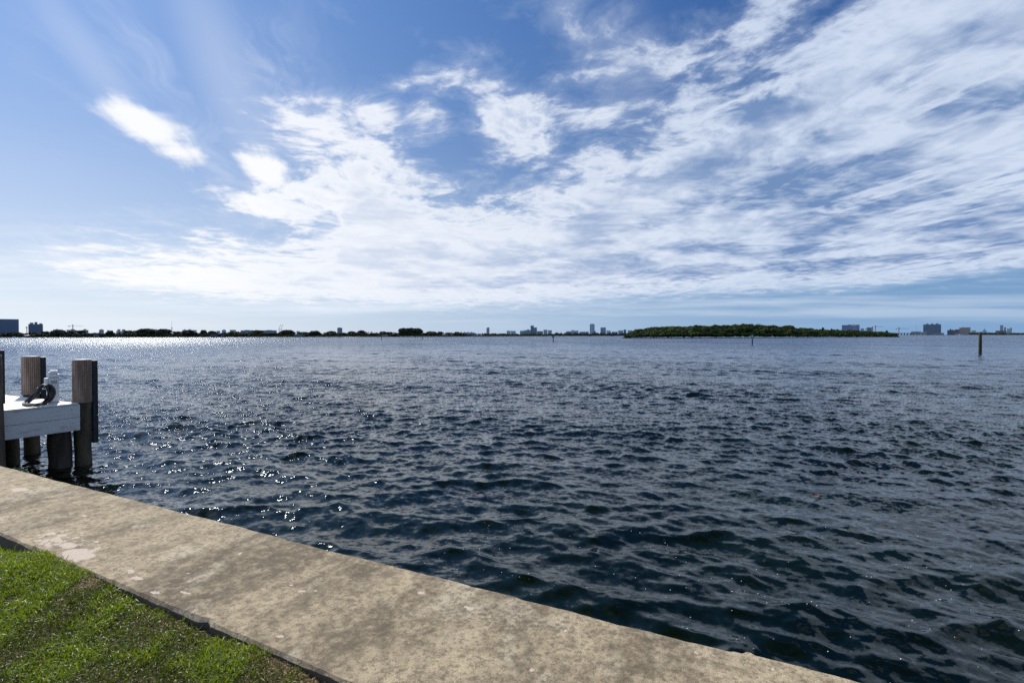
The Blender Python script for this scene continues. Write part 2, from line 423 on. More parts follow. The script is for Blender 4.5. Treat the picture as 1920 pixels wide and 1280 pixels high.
def concrete(t, p):
    P = objc(t)                        # x along the wall, y across it
    a, b, c = t.sep(P)
    n1 = t.noise(t.v('MULTIPLY', P, (1.0, .38, 1)), 1.5, 6, .6, .3)[0]       # broad stains running across
    n2 = t.noise(t.v('MULTIPLY', P, (1.0, .6, 1)), 5.5, 8, .68)[0]
    n3 = t.noise(P, 34, 5, .7)[0]
    n4 = t.noise(P, 160, 3, .6)[0]
    n5 = t.noise(t.v('ADD', t.v('MULTIPLY', P, (.8, .5, 1)), (11, 3, 0)), 2.6, 7, .66)[0]
    light = (.58, .475, .31); mid = (.36, .29, .195); dk = (.110, .084, .056)
    c1 = t.mix(t.step(n2, .30, .66), mid, light)
    c1 = t.mix(t.m('MULTIPLY', t.step(n1, .42, .66), .86), c1, dk)
    c1 = t.mix(t.m('MULTIPLY', t.step(n5, .54, .66), t.step(n3, .35, .6, .3, .75)), c1, (.62, .55, .42))
    # mottling and grit
    n6 = t.noise(t.v('ADD', P, (4, 9, 0)), 11, 9, .74)[0]
    c1 = t.mix(t.m('MULTIPLY', t.step(n6, .46, .66), .60), c1, light)
    c1 = t.mix(t.m('MULTIPLY', t.step(n6, .52, .36), .52), c1, dk)
    c1 = t.mix(t.m('MULTIPLY', t.step(n3, .52, .38), .60), c1, dk)
    c1 = t.mix(t.m('MULTIPLY', t.step(n4, .56, .42), .35), c1, (.10, .085, .06))
    c1 = t.mix(t.m('MULTIPLY', t.step(n4, .60, .72), .35), c1, (.66, .60, .50))
    # bare pinkish spalled patches and pale specks
    wv = t.v('SCALE', t.v('SUBTRACT', t.noise(P, 14, 4, .6)[1], (.5, .5, .5)), .075)
    q = t.v('ADD', P, wv)
    patch = None
    spots = [(36, 917, .13, .06), (148, 1038, .17, .075), (128, 1022, .09, .05), (105, 1012, .07, .035), (95, 1000, .06, .03), (170, 1033, .045, .03),
             (118, 1003, .05, .025), (135, 1047, .10, .02), (183, 1028, .03, .02), (245, 1070, .045, .02), (258, 1083, .05, .022), (157, 966, .035, .02),
             (345, 1110, .045, .013), (565, 1108, .035, .014), (90, 1022, .03, .02), (180, 1015, .03, .015), (525, 1192, .02, .012),
             (790, 1110, .02, .02), (880, 1010 + 130, .03, .02), (290, 1110, .05, .015), (548, 1096, .014, .01), (592, 1107, .012, .01)]
    for sx, sy, rx, ry in spots:
        w = onz(sx, sy, 1.1) - A0
        ca, cb = w.dot(e1), w.dot(e2)
        dd = t.v('LENGTH', t.v('MULTIPLY', t.v('SUBTRACT', q, (ca, cb, 0)), (1 / rx, 1 / ry, 0)))
        k = t.step(dd, 1.05, .88)
        patch = k if patch is None else t.m('MAXIMUM', patch, k)
    # cluster of small blisters near the inner edge
    w = onz(120, 1010, 1.1) - A0
    vor = t.new('ShaderNodeTexVoronoi'); t.put(vor.inputs['Vector'], q); vor.inputs['Scale'].default_value = 15
    vk = t.step(vor.outputs['Distance'], .38, .30)
    reg = t.step(t.v('LENGTH', t.v('MULTIPLY', t.v('SUBTRACT', P, (w.dot(e1), w.dot(e2), 0)), (1 / .42, 1 / .2, 0))), 1.0, .6)
    vor2 = t.new('ShaderNodeTexVoronoi'); t.put(vor2.inputs['Vector'], t.v('MULTIPLY', q, (1, .7, 1))); vor2.inputs['Scale'].default_value = 5.5
    vk2 = t.m('MULTIPLY', t.step(vor2.outputs['Distance'], .085, .06), t.step(t.sep(vor2.outputs['Color'])[0], .62, .66))
    patch = t.m('MAXIMUM', patch, t.m('MAXIMUM', t.m('MULTIPLY', vk, reg), vk2))
    c2 = t.mix(t.m('MULTIPLY', patch, .92), c1, t.mix(n3, (.52, .42, .34), (.66, .57, .48)))
    # sides of the slab coloured darker, shade on those faces painted in
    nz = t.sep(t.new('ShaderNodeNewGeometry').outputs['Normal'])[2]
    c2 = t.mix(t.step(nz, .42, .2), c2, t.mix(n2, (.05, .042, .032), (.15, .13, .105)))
    t.put(p.inputs['Base Color'], c2)
    h = t.m('ADD', t.m('MULTIPLY', n3, .6), t.m('ADD', t.m('MULTIPLY', n4, .3), t.m('MULTIPLY', patch, -.25)))
    h = t.m('ADD', h, t.m('MULTIPLY', n2, 1.2))
    bumpnode(t, p, h, .75, .008)
m_conc = mat('weathered_concrete', (.4, .35, .28), .88, .25, concrete)

def build_seawall():
    root = thing('seawall', 'long weathered tan concrete seawall cap running diagonally between lawn and water', 'seawall',
                 (A0.x, A0.y, 0), math.atan2(e1.y, e1.x))
    rng = np.random.default_rng(3)
    wj = (onz(385, 1163, 1.1) - A0).dot(e1)       # joint on the inner edge
    wo = (onz(1392, 1226, 1.1) - A0).dot(e1)      # small step on the outer edge
    def ridge(s, seed, amp):
        r = 0
        for k in range(9):
            f = 1.7 * 1.63 ** k
            r += amp / (1 + k * .55) * math.sin(s * f + seed * (k + 1) * 1.7)
        return r
    def slab(s0, s1, name):
        n = int((s1 - s0) / .02) + 1
        ss = np.linspace(s0, s1, n)
        V = []; nt = 7
        for s in ss:
            outer = .004 * math.sin(s * 3) + ridge(s, 1.0, .0022) + (.028 if s > wo else 0)
            if abs(s - wo) < .05: outer += .012
            inner = -wid(s) + ridge(s, 2.3, .0022)
            dj = abs(s - wj)
            if dj < .05: inner += .022 * (1 - dj / .05) ** .6
            ch = .010 + .006 * math.sin(s * 7.3) ** 2 + abs(ridge(s, 4.4, .004))
            row = [(outer - .0, .94 + -.0), (outer, 1.1 - ch * .8), (outer - ch, 1.1)]
            for k in range(1, nt):
                tt = outer - ch + (inner + ch - outer + ch) * k / nt
                row.append((tt, 1.1 + .0015 * math.sin(s * 2.1 + k)))
            row += [(inner + ch, 1.1), (inner, 1.1 - ch), (inner - .004, .98 + ridge(s, 9, .004)), (inner + .01, .80)]
            V.append([(s, a, b) for a, b in row])
        m = len(V[0])
        vs = [p for r in V for p in r]; fs = []
        for i in range(n - 1):
            for k in range(m - 1):
                fs.append([i * m + k, i * m + k + 1, (i + 1) * m + k + 1, (i + 1) * m + k])
        fs.append([k for k in range(m)]); fs.append([(n - 1) * m + k for k in range(m)][::-1])
        me = new_mesh(name, vs, fs)
        return link(name, me, m_conc, root)
    slab(-9, 14, 'cap_slab')
    f = MB(); f.box(-9, 14, -.5, -.06, -1.5, .94)
    f.build('wall_face', speckled('damp_wall_concrete', (.10, .09, .07), (.24, .21, .17), 3, .9), root)
    # little weed growing over the edge
    w = onz(42, 880, 1.1); rb = random.Random(4)
    mb = MB()
    for k in range(46):
        a = rb.uniform(-.28, .28); base = w + e1 * (a * .8) + e2 * rb.uniform(-.04, .03) + Vector((0, 0, -.03))
        d = Vector((rb.uniform(-.6, .6), rb.uniform(-.6, .6), rb.uniform(.2, 1))).normalized()
        L = rb.uniform(.03, .08); sd_ = d.cross(Vector((0, 0, 1))).normalized() * .008
        p1 = base + d * L * .6; p2 = base + d * L + Vector((0, 0, -.01))
        mb.add([base - sd_ * .5, base + sd_ * .5, p1 + sd_, p1 - sd_, p2], [[0, 1, 2, 3], [3, 2, 4]])
    o = mb.build('weed', mat('weed_leaf', (.05, .09, .02), .6), None)
    tag(o, 'small green weed sprouting from the water edge of the concrete wall by the dock', 'weed')
build_seawall()

# ------------------------------------------------------------------ lawn and grass
def ground_z(s, t):
    """height of the soil at wall coordinates (t is the distance inland of the wall)"""
    k = np.clip((s - s_B0) / (s_B1 - s_B0), -1, 2)
    z = 1.1 - .185 + .155 * np.clip((k + .10) / .28, 0, 1) + .0 * t
    hump = .03 * np.exp(-((k - .25) / .15) ** 2) * np.exp(-t / .35)
    und = .014 * np.sin(s * 3.1 + t * 2) + .010 * np.sin(s * 7 - t * 6)
    return z + hump + und - .025 * np.exp(-t / .06)
def build_lawn():
    n, m = 260, 90
    s = np.linspace(-9, 14, n); t = np.concatenate([np.linspace(-.02, 1.8, m), [4, 9, 20, 40]])
    SS, TT = np.meshgrid(s, t, indexing='ij')
    Z = ground_z(SS, np.maximum(TT, 0))
    W = np.array([wid(a) for a in s])[:, None]
    X = A0.x + e1.x * SS - e2.x * (TT + W); Y = A0.y + e1.y * SS - e2.y * (TT + W)
    V = np.stack([X, Y, Z], -1).reshape(-1, 3)
    idx = np.arange(n * len(t)).reshape(n, len(t))
    Fq = np.stack([idx[:-1, :-1], idx[:-1, 1:], idx[1:, 1:], idx[1:, :-1]], -1).reshape(-1, 4)[:, ::-1]
    soil = speckled('lawn_soil', (.05, .035, .018), (.13, .09, .05), 40, .95, bump=.8, bdist=.02)
    o = link('lawn', np_mesh('lawn', V, Fq, smooth=True), soil)
    tag(o, None, None, None, 'structure')
    # blades
    rng = np.random.default_rng(21)
    N = 430000
    s = rng.uniform(s_B0 - 1.6, s_B1 + 1.6, N); t = rng.uniform(-.010, 1, N) * 2.7
    keep = (rng.random(N) < np.clip(1.15 - t / 5, .3, 1))
    s, t = s[keep], np.maximum(t[keep], -.01)
    W = WID0 + (WID1 - WID0) * (s - s_B0) / (s_B1 - s_B0)
    k = (s - s_B0) / (s_B1 - s_B0)
    def vn(a, b, f, seed):     # cheap smooth noise
        return (np.sin(a * f + seed) * np.sin(b * f * 1.13 + seed * 2.1) + .6 * np.sin(a * f * 2.3 + b * f * 1.7 + seed) * np.sin(b * f * 2.9 - a * f + 1)
                + .4 * np.sin(a * f * 5.1 - b * f * 3.9 + seed * 3))
    edge_d = np.exp(-t / .13)
    dead = np.clip(edge_d * np.clip((k - .40) * 1.7, 0, 1.0) + .25 * vn(s, t, 4, 2.) * edge_d + np.clip(vn(s, t, 2.6, 5) - 1.0, 0, 1), 0, 1)
    lush = np.clip(.42 + .30 * vn(s, t, 2.1, 1.3) + .22 * vn(s, t, 6.3, .3) - .10 * t + .55 * np.exp(-((k - .12) / .22) ** 2) * np.exp(-t / .45), 0, 1.2)
    keep = rng.random(len(s)) > dead * .30 + .15 * (lush < .3)
    s, t, W, k, dead, lush = [a[keep] for a in (s, t, W, k, dead, lush)]
    n = len(s)
    X = A0.x + e1.x * s - e2.x * (t + W); Y = A0.y + e1.y * s - e2.y * (t + W)
    Z = ground_z(s, t) - .004
    isdead = rng.random(n) < dead * .9 + .13
    H = (.022 + .026 * lush) * rng.uniform(.5, 1.5, n) * np.where(isdead, .62, 1)
    tall = rng.random(n) < .035; H = np.where(tall, H * 1.7, H)
    wd = rng.uniform(.0016, .0033, n) * (.8 + .5 * lush)
    th = rng.uniform(0, 2 * math.pi, n)
    lean = rng.uniform(.15, 1.35, n); lean = np.where(isdead, lean + .6, lean)
    dx, dy = np.cos(th), np.sin(th)
    face = th + rng.normal(0, .9, n) + math.pi / 2
    fx, fy = np.cos(face), np.sin(face)
    base = np.stack([X, Y, Z], -1)
    V = np.zeros((n, 7, 3), np.float32)
    side = np.stack([fx, fy, rng.normal(0, .25, n)], -1)
    for j, (u, ww) in enumerate([(0, .7), (.4, 1.0), (.75, .75)]):
        out = lean * (u ** 1.6) * H; up = H * (u - .32 * np.clip(lean, 0, 1.6) * u * u)
        c = base + np.stack([dx * out, dy * out, up], -1)
        V[:, 2 * j] = c - side * (wd * ww)[:, None]; V[:, 2 * j + 1] = c + side * (wd * ww)[:, None]
    out = lean * H; up = H * (1 - .32 * np.clip(lean, 0, 1.6)) - .2 * H * (lean > 1)
    V[:, 6] = base + np.stack([dx * out, dy * out, up], -1)
    V = V.reshape(-1, 3)
    b = (np.arange(n) * 7)[:, None]
    q = np.concatenate([b + np.array([[0, 1, 3, 2]]), b + np.array([[2, 3, 5, 4]])], 0)
    tr = b + np.array([[4, 5, 6, 6]])
    # last segment: quad with a mid vertex duplicated is degenerate, so use a narrow quad instead
    extra = V[(b[:, 0] + 6)] + side * .0004
    V = np.concatenate([V, extra], 0)
    tr = np.concatenate([b + 4, b + 5, (n * 7 + np.arange(n))[:, None], b + 6], 1)
    Fq = np.concatenate([q, tr], 0)
    # colours
    g = rng.random(n)
    green = np.stack([.070 + .10 * g + .080 * lush, .115 + .12 * g + .11 * lush, .014 + .016 * g], -1)
    straw = np.stack([.22 + .14 * g, .155 + .10 * g, .07 + .04 * g], -1)
    dull = green * .62
    colr = np.where(isdead[:, None], straw, np.where((lush < .4)[:, None], dull, green))
    T = np.concatenate([colr, colr, colr], 0)
    me = np_mesh('grass', V, Fq, T)
    def f(t_, p):
        a = t_.new('ShaderNodeAttribute'); a.attribute_name = 'tint'
        t_.put(p.inputs['Base Color'], a.outputs['Color'])
        tr_ = t_.new('ShaderNodeBsdfTranslucent'); 
        t_.put(tr_.inputs['Color'], t_.v('MULTIPLY', a.outputs['Vector'], (1.3, 1.2, .5)))
        mx = t_.new('ShaderNodeMixShader'); mx.inputs[0].default_value = .48
        t_.l.new(p.outputs[0], mx.inputs[1]); t_.l.new(tr_.outputs[0], mx.inputs[2])
        t_.l.new(mx.outputs[0], t_.n['Material Output'].inputs['Surface'])
    o = link('grass', me, mat('grass_blade', (.1, .2, .02), .45, .45, f))
    tag(o, 'short green lawn grass with dry brown blades beside the concrete', 'grass', None, 'stuff')
build_lawn()

# ------------------------------------------------------------------ dock
DZ = 1.36                                     # deck height
c0 = onz(150, 755, DZ)                        # outer right corner of the deck
def dk(a, b, z=0): return Vector((c0.x, c0.y, 0)) - e1 * a - e2 * b + Vector((0, 0, z))   # a inward from right side, b back to shore
def white_paint(t, p):
    P = objc(t)
    n = t.noise(t.v('MULTIPLY', P, (.7, .7, 3)), 5, 7, .65)[0]
    n2 = t.noise(P, 60, 4, .6)[0]
    c = t.mix(t.step(n, .50, .72), (.62, .62, .60), (.42, .40, .36))
    c = t.mix(t.m('MULTIPLY', t.step(n2, .62, .74), t.step(n, .45, .6)), c, (.25, .22, .18))
    t.put(p.inputs['Base Color'], c); bumpnode(t, p, n2, .25, .002)
m_white = mat('white_painted_boards', (.8, .8, .78), .5, .4, white_paint)
m_pvc = speckled('white_plastic', (.72, .73, .74), (.80, .80, .80), 4, .35, bump=0)
m_black = speckled('black_rubber', (.012, .012, .016), (.03, .03, .035), 12, .5, bump=.2)
m_clad = speckled('fluted_wood', (.20, .135, .095), (.40, .29, .22), 7, .7, (1, 1, .12), .5, .003)
m_pile = speckled('wet_timber', (.016, .014, .010), (.11, .085, .05), 5, .75, (1, 1, .2), .7, .01)
m_pile2 = speckled('weathered_pile', (.045, .033, .025), (.15, .11, .08), 5, .8, (1, 1, .15), .7, .01)
m_metal = speckled('galvanised_metal', (.30, .31, .33), (.42, .43, .45), 9, .4, bump=0)

def build_dock():
    root = thing('dock', 'white painted wooden dock with two board fascia standing on dark piles at the left', 'dock', dk(0, 0, DZ))
    inv = -dk(0, 0, DZ)
    B = 3.6; Wd = 4.2
    mt = Matrix(((-e1.x, -e2.x, 0, 0), (-e1.y, -e2.y, 0, 0), (0, 0, 1, 0), (0, 0, 0, 1)))
    d = MB(); pw = .145; i = 0; b = 0.03
    while b < B:
        j = .0015 * math.sin(i * 2.3)
        d.box(.0 - .012, Wd, b, b + pw - .006, -.032 + j, 0 + j, mt); b += pw; i += 1
    d.build('deck', m_white, root, bevel=.003)
    for z0, z1, off in ((-.30, -.034, 0), (-.57, -.306, .003)):
        f = MB(); f.box(0 + off, .05, 0, B, z0, z1, mt); f.build('fascia_board', m_white, root, bevel=.004)
        f = MB(); f.box(.053, Wd, 0 + off, .05, z0, z1, mt); f.build('end_board', m_white, root, bevel=.004)
    j = MB()
    for a in (.5, 1.6, 2.8, 3.9): j.box(a, a + .06, .06, B, -.26, -.04, mt)
    for b in (.45, 1.9, 3.2): j.box(.06, Wd, b, b + .08, -.50, -.262, mt)
    j.build('joist', m_pile2, root)
    for b in (.12, 1.2, 2.3, 3.3):
        for z in (-.12, -.23, -.40, -.50):
            p = mt @ Vector((-.006, b + .02 * math.sin(z * 40), z)); MB().tube([p, p - mt @ Vector((.01, 0, 0))], .008, 6).build('bolt', m_metal, root)
    def pile(px, Y, r):
        p = Vector(((px - 960) / F * Y, Y, 0)); p = p + inv
        mb = MB(); n = 14
        pts = [p + Vector((.01 * math.sin(k), .01 * math.cos(k * 1.3), DZ * 0 - 1.6 + (DZ - .30 + 1.6) * k / n)) for k in range(n + 1)]
        rd = [r * (1.05 + .04 * math.sin(k * 1.9) - .004 * k) for k in range(n + 1)]
        mb.tube(pts, rd, 20); mb.build('pile', m_pile2 if px > 80 else m_pile, root, smooth=True)
    pile(110, 10.86, .20); pile(19, 11.05, .13); pile(-60, 10.4, .17); pile(-120, 12.4, .17)
build_dock()

def mooring_pile(center, label, zt, clad_to, r=.165, fender=True):
    root = thing('mooring_pile', label, 'pile', (center.x, center.y, 0), 0, 'mooring piles at the end of the dock')
    mb = MB(); n = 16
    pts = [(.006 * math.sin(k * 1.1), .006 * math.cos(k), -1.6 + (zt - .12 + 1.6) * k / n) for k in range(n + 1)]
    mb.tube(pts, [r * (.90 + .02 * math.sin(k * 2.1)) for k in range(n + 1)], 24)
    mb.build('post', m_pile, root, smooth=True)
    # fluted cladding: rounded square section with vertical grooves
    seg = 120; V = []; Fc = []
    def rad(a):
        c, s = abs(math.cos(a - .6)), abs(math.sin(a - .6))
        rr = r / ((c ** 3.2 + s ** 3.2) ** (1 / 3.2))
        g = abs(math.sin(a * 15)); return rr * (1 - .055 * (1 - g ** .5))
    zs = [clad_to, clad_to + .01, zt - .012, zt]
    for iz, z in enumerate(zs):
        f = .985 if iz in (0, 3) else 1
        for k in range(seg):
            a = 2 * math.pi * k / seg; V.append((math.cos(a) * rad(a) * f, math.sin(a) * rad(a) * f, z + .004 * math.sin(k * .21 + 1)))
    for i in range(3):
        for k in range(seg): Fc.append([i * seg + k, i * seg + (k + 1) % seg, (i + 1) * seg + (k + 1) % seg, (i + 1) * seg + k])
    Fc.append([3 * seg + k for k in range(seg)])
    link('cladding', new_mesh('cladding', V, Fc), m_clad, root)
    c = MB(); c.tube([(0, 0, zt + .003), (0, 0, zt + .016)], r * .92, 24); c.build('cap', m_metal, root, bevel=.003)
    if fender:
        f = MB(); q = e2 * (r + .055)
        mt = Matrix.Translation(q) @ Matrix(((e1.x, e2.x, 0, 0), (e1.y, e2.y, 0, 0), (0, 0, 1, 0), (0, 0, 0, 1)))
        z0 = .42
        f.box(-.07, .07, -.06, .045, z0, zt - .01, mt)
        f.build('fender_strip', m_black, root, bevel=.012)
    return root
def endpile(px, out=.2):
    # walk along the outboard line until the wanted column
    best = min((abs(((p := Vector((c0.x, c0.y, 0)) + e2 * out - e1 * (k * .01)).x / p.y) - (px - 960) / F), k) for k in range(600))[1]
    return Vector((c0.x, c0.y, 0)) + e2 * out - e1 * (best * .01)
mooring_pile(endpile(153), 'square fluted brown pile with black fender strip at the right corner of the dock', 2.24, 1.33)
mooring_pile(endpile(57), 'square fluted brown pile with black fender strip behind the white power pedestal', 2.27, DZ + .02)
def build_skirt():
    p = endpile(57, .2)
    mb = MB()
    for k in (-1, 1):
        pass
def build_left_pile():
    p = Vector((-9.50, 9.36, 0))
    root = thing('timber_pile', 'dark timber pile with cross cleats cut by the left edge of the photo', 'pile', p)
    mb = MB(); n = 12
    mb.tube([(.02 - .018 * k / n * 2, 0, -1.5 + (2.42 + 1.5) * k / n) for k in range(n + 1)], [.175 - .0035 * k for k in range(n + 1)], 20)
    mb.build('post', m_pile2, root, smooth=True)
    for z, h, ext in ((1.72, .09, .24), (1.27, .09, .20), (.68, .12, .21)):
        c = MB(); mt = Matrix(((e1.x, e2.x, 0, 0), (e1.y, e2.y, 0, 0), (0, 0, 1, 0), (0, 0, 0, 1)))
        c.box(-.2, ext, -.21, -.12, z - h / 2, z + h / 2, mt)
        c.build('cleat', m_pile, root, bevel=.01)
    f = MB(); f.box(-.10, .03, .12, .2, 1.5, 2.5); f.build('fender_strip', m_black, root, bevel=.01)
build_left_pile()

def build_pedestal():
    P = onz(101, 754, DZ)
    root = thing('power_pedestal', 'white plastic dock power pedestal with socket box and coiled black cable', 'pedestal', P, math.atan2(P.y, P.x) - math.pi / 2)
    # local x to the right as seen from the lawn, local -y towards it
    b = MB(); b.box(-.075, .085, -.08, .08, 0, .52); b.build('body', m_pvc, root, bevel=.02)
    b = MB(); b.box(-.085, .095, -.09, .09, .521, .535); b.box(-.08, .09, -.085, .085, .541, .60); b.box(-.085, .07, -.085, .085, .606, .645)
    b.box(-.06, .07, -.06, .06, .652, .675); b.box(-.04, .04, -.04, .04, .535, .66)
    b.build('cap', m_pvc, root, bevel=.012)
    b = MB(); b.box(-.150, -.078, -.07, .05, .34, .52); b.box(-.14, -.09, -.088, -.071, .37, .50); b.build('socket_box', m_pvc, root, bevel=.015)
    b = MB(); b.box(-.09, .10, -.10, .10, .0, .018); b.build('base_plate', m_metal, root, bevel=.004)
    b = MB(); b.box(-.045, .055, -.086, -.081, .40, .47); b.build('louvre', m_metal, root, bevel=.002)
    b = MB(); b.box(-.26, -.20, -.13, -.115, .22, .34); b.bar((-.23, -.12, .30), (-.075, -.05, .30), .02); b.build('cable_hook', m_pvc, root, bevel=.005)
build_pedestal()
def build_cable():
    rr = random.Random(9)
    outer = [(80, 720.5), (72, 727), (60, 740), (48, 752), (42, 757.5), (52, 760), (70, 759), (85, 756.5), (97, 749), (103, 738), (101, 727), (94, 721), (87, 722), (80, 720.5)]
    inner = [(80, 722), (77, 730), (70, 741), (58, 752), (54, 755.5), (60, 757), (72, 756), (80, 753), (87, 746), (90, 738), (89, 730), (87, 725), (84, 723), (80, 722)]
    mb = MB()
    for k in range(8):
        w = k / 7
        pts = []
        for (ax, ay), (bx, by) in zip(outer, inner):
            x = ax + (bx - ax) * w + rr.uniform(-.8, .8); y = ay + (by - ay) * w + rr.uniform(-.5, .5)
            d = onz(x, max(y, 750), DZ + .014)
            if y >= 753.5: p = onz(x, y, DZ + .014 + .012 * (k % 3))
            else:
                Y = 10.52 + rr.uniform(-.03, .03)
                p = at(x, y, Y)
                p.z = max(p.z, DZ + .014)
            pts.append(p)
        # Catmull-Rom smoothing
        sm = []
        n = len(pts)
        for i in range(n - 1):
            p0, p1, p2, p3 = pts[max(i - 1, 0)], pts[i], pts[i + 1], pts[min(i + 2, n - 1)]
            for q in range(5):
                t = q / 5
                v = .5 * ((2 * p1) + (p2 - p0) * t + (2 * p0 - 5 * p1 + 4 * p2 - p3) * t * t + (3 * p1 - p0 - 3 * p2 + p3) * t ** 3)
                v.z = max(v.z, DZ + .012); sm.append(v)
        sm.append(pts[-1])
        mb.tube(sm, .0135, 7)
    o = mb.build('coiled_cable', m_black, None, smooth=True)
    tag(o, 'thick black shore power cable coiled over its hook and down onto the white deck', 'cable')
build_cable()

# ------------------------------------------------------------------ channel markers
m_green = mat('green_sign', (.01, .22, .10), .5)
m_red = mat('red_sign', (.35, .03, .02), .5)
def marker(px, ybase, ytop, width, label, sign=None, mt=None, lean=0):
    D = 2.75 / ((ybase - horizon(px)) / F)
    X = (px - 960) / F * D
    H = (ybase - ytop) / F * D; r = width / F * D / 2
    root = thing('channel_marker' if sign else 'marker_pile', label, 'marker' if sign else 'pile', (X, D, 0))
    mb = MB(); n = 10
    mb.tube([(lean * H * k / n, 0, -1 + (H + 1) * k / n) for k in range(n + 1)], [r * (1.08 - .012 * k + .02 * math.sin(k * 2)) for k in range(n + 1)], 14)
    mb.build('post', mt or m_pile, root, smooth=True)
    if sign:
        s = r * 2.7
        rz = -math.atan2(X, D)
        b = MB(); b.box(-s, s, -r - .06, -r - .02, H - 2 * s * 1.05, H + s * .1, Matrix.Rotation(rz, 4, 'Z'))
        b.build('sign_board', m_green if sign == 'green' else m_red if sign == 'red' else m_pile, root)
        b = MB(); b.box(-s * .25, s * .25, -r - .075, -r - .064, H - 2 * s * .8, H - s * .3, Matrix.Rotation(rz, 4, 'Z'))
        b.build('reflector', mat('pale_reflector', (.35, .6, .45), .5), root)
        b = MB(); b.tube([(0, 0, H), (0, 0, H + s * .8)], r * .5, 8); b.build('lamp', m_pile, root)
    return root
m_alg = speckled('algae_pile', (.015, .018, .008), (.07, .07, .038), 3, .85, (1, 1, .3), .6, .02)
marker(1838, 665, 622.3, 4.9, 'thick greenish brown wooden pile standing alone in open water at the right', None, m_alg)
marker(1410.5, 646.8, 628, 2.0, 'slim dark post with a green sign in front of the mangrove island', 'green')
marker(1037.3, 640.6, 629, 1.5, 'slim dark post with a small dark sign below the distant skyline', 'dark')
marker(715.3, 636.4, 627.5, 1.2, 'thin dark post nearest the clump of three slender palms', None)
marker(709.2, 634.4, 629, .8, 'very thin leaning post just left of a taller thin post', None, None, -.12)
marker(792, 635.8, 628, 1.1, 'thin dark post standing before the right side of the tallest tree grove', None)
marker(779, 633.6, 630, .7, 'shortest thin post before the middle of the tallest tree grove', None)
marker(636.5, 634.2, 630, .8, 'short thin post just left of the speeding boat', None)
marker(616.5, 633.8, 630.8, .8, 'very short thin post second to the left of the speeding boat', None)

# ------------------------------------------------------------------ foliage
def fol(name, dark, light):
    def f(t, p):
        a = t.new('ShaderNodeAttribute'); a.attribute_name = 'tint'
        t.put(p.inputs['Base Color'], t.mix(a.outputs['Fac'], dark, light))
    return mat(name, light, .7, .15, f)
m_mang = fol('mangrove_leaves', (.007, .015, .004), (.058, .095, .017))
m_tree = fol('distant_leaves', (.018, .026, .016), (.065, .080, .036))  # a little blue haze is mixed into the leaf colours
m_far = fol('hazy_leaves', (.05, .07, .075), (.10, .13, .12))  # leaf colours lifted towards blue to paint in distance haze
m_trunk = speckled('bark', (.04, .032, .025), (.10, .08, .06), 2, .9)

def leaf_cloud(lobes, leaf, n_each, rng, tint_fn=None):
    """lobes: list of (cx,cy,cz, rx,ry,rz, tint); returns V,F,tint with inner cores and leaf quads"""
    Vs, Fs, Ts = [], [], []; off = 0
    nu, nv = 9, 6
    for cx, cy, cz, rx, ry, rz, tn in lobes:
        # core: dark filler added to stop light passing through the leaves
        ring = []
        for i in range(nv + 1):
            ph = math.pi * i / nv
            for j in range(nu):
                a = 2 * math.pi * j / nu
                k = .84 * rng.uniform(.85, 1.08)
                ring.append((cx + rx * k * math.sin(ph) * math.cos(a), cy + ry * k * math.sin(ph) * math.sin(a), cz + rz * k * math.cos(ph)))
        Vs.append(np.array(ring))
        f = [[off + i * nu + j, off + i * nu + (j + 1) % nu, off + (i + 1) * nu + (j + 1) % nu, off + (i + 1) * nu + j] for i in range(nv) for j in range(nu)]
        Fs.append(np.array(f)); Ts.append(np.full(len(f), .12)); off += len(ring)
        n = n_each
        d = rng.normal(size=(n, 3)); d /= np.linalg.norm(d, axis=1)[:, None]
        d[:, 2] = np.where(d[:, 2] < -.35, -d[:, 2], d[:, 2])
        rad = rng.uniform(.80, 1.10, n)[:, None]
        c = np.array([cx, cy, cz]) + d * np.array([rx, ry, rz]) * rad
        nrm = d + rng.normal(0, .55, (n, 3)); nrm /= np.linalg.norm(nrm, axis=1)[:, None]
        a = np.cross(nrm, rng.normal(size=(n, 3))); a /= np.linalg.norm(a, axis=1)[:, None]
        b = np.cross(nrm, a)
        s = (leaf * rng.uniform(.5, 1.25, n))[:, None]
        q = np.stack([c - a * s - b * s * .6, c + a * s - b * s * .6, c + a * s * .6 + b * s, c - a * s * .7 + b * s * .8], 1)
        Vs.append(q.reshape(-1, 3)); Fs.append(off + np.arange(n * 4).reshape(n, 4)); off += n * 4
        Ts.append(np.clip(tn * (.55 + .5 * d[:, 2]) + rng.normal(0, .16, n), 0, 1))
    return np.concatenate(Vs), np.concatenate(Fs), np.concatenate(Ts)

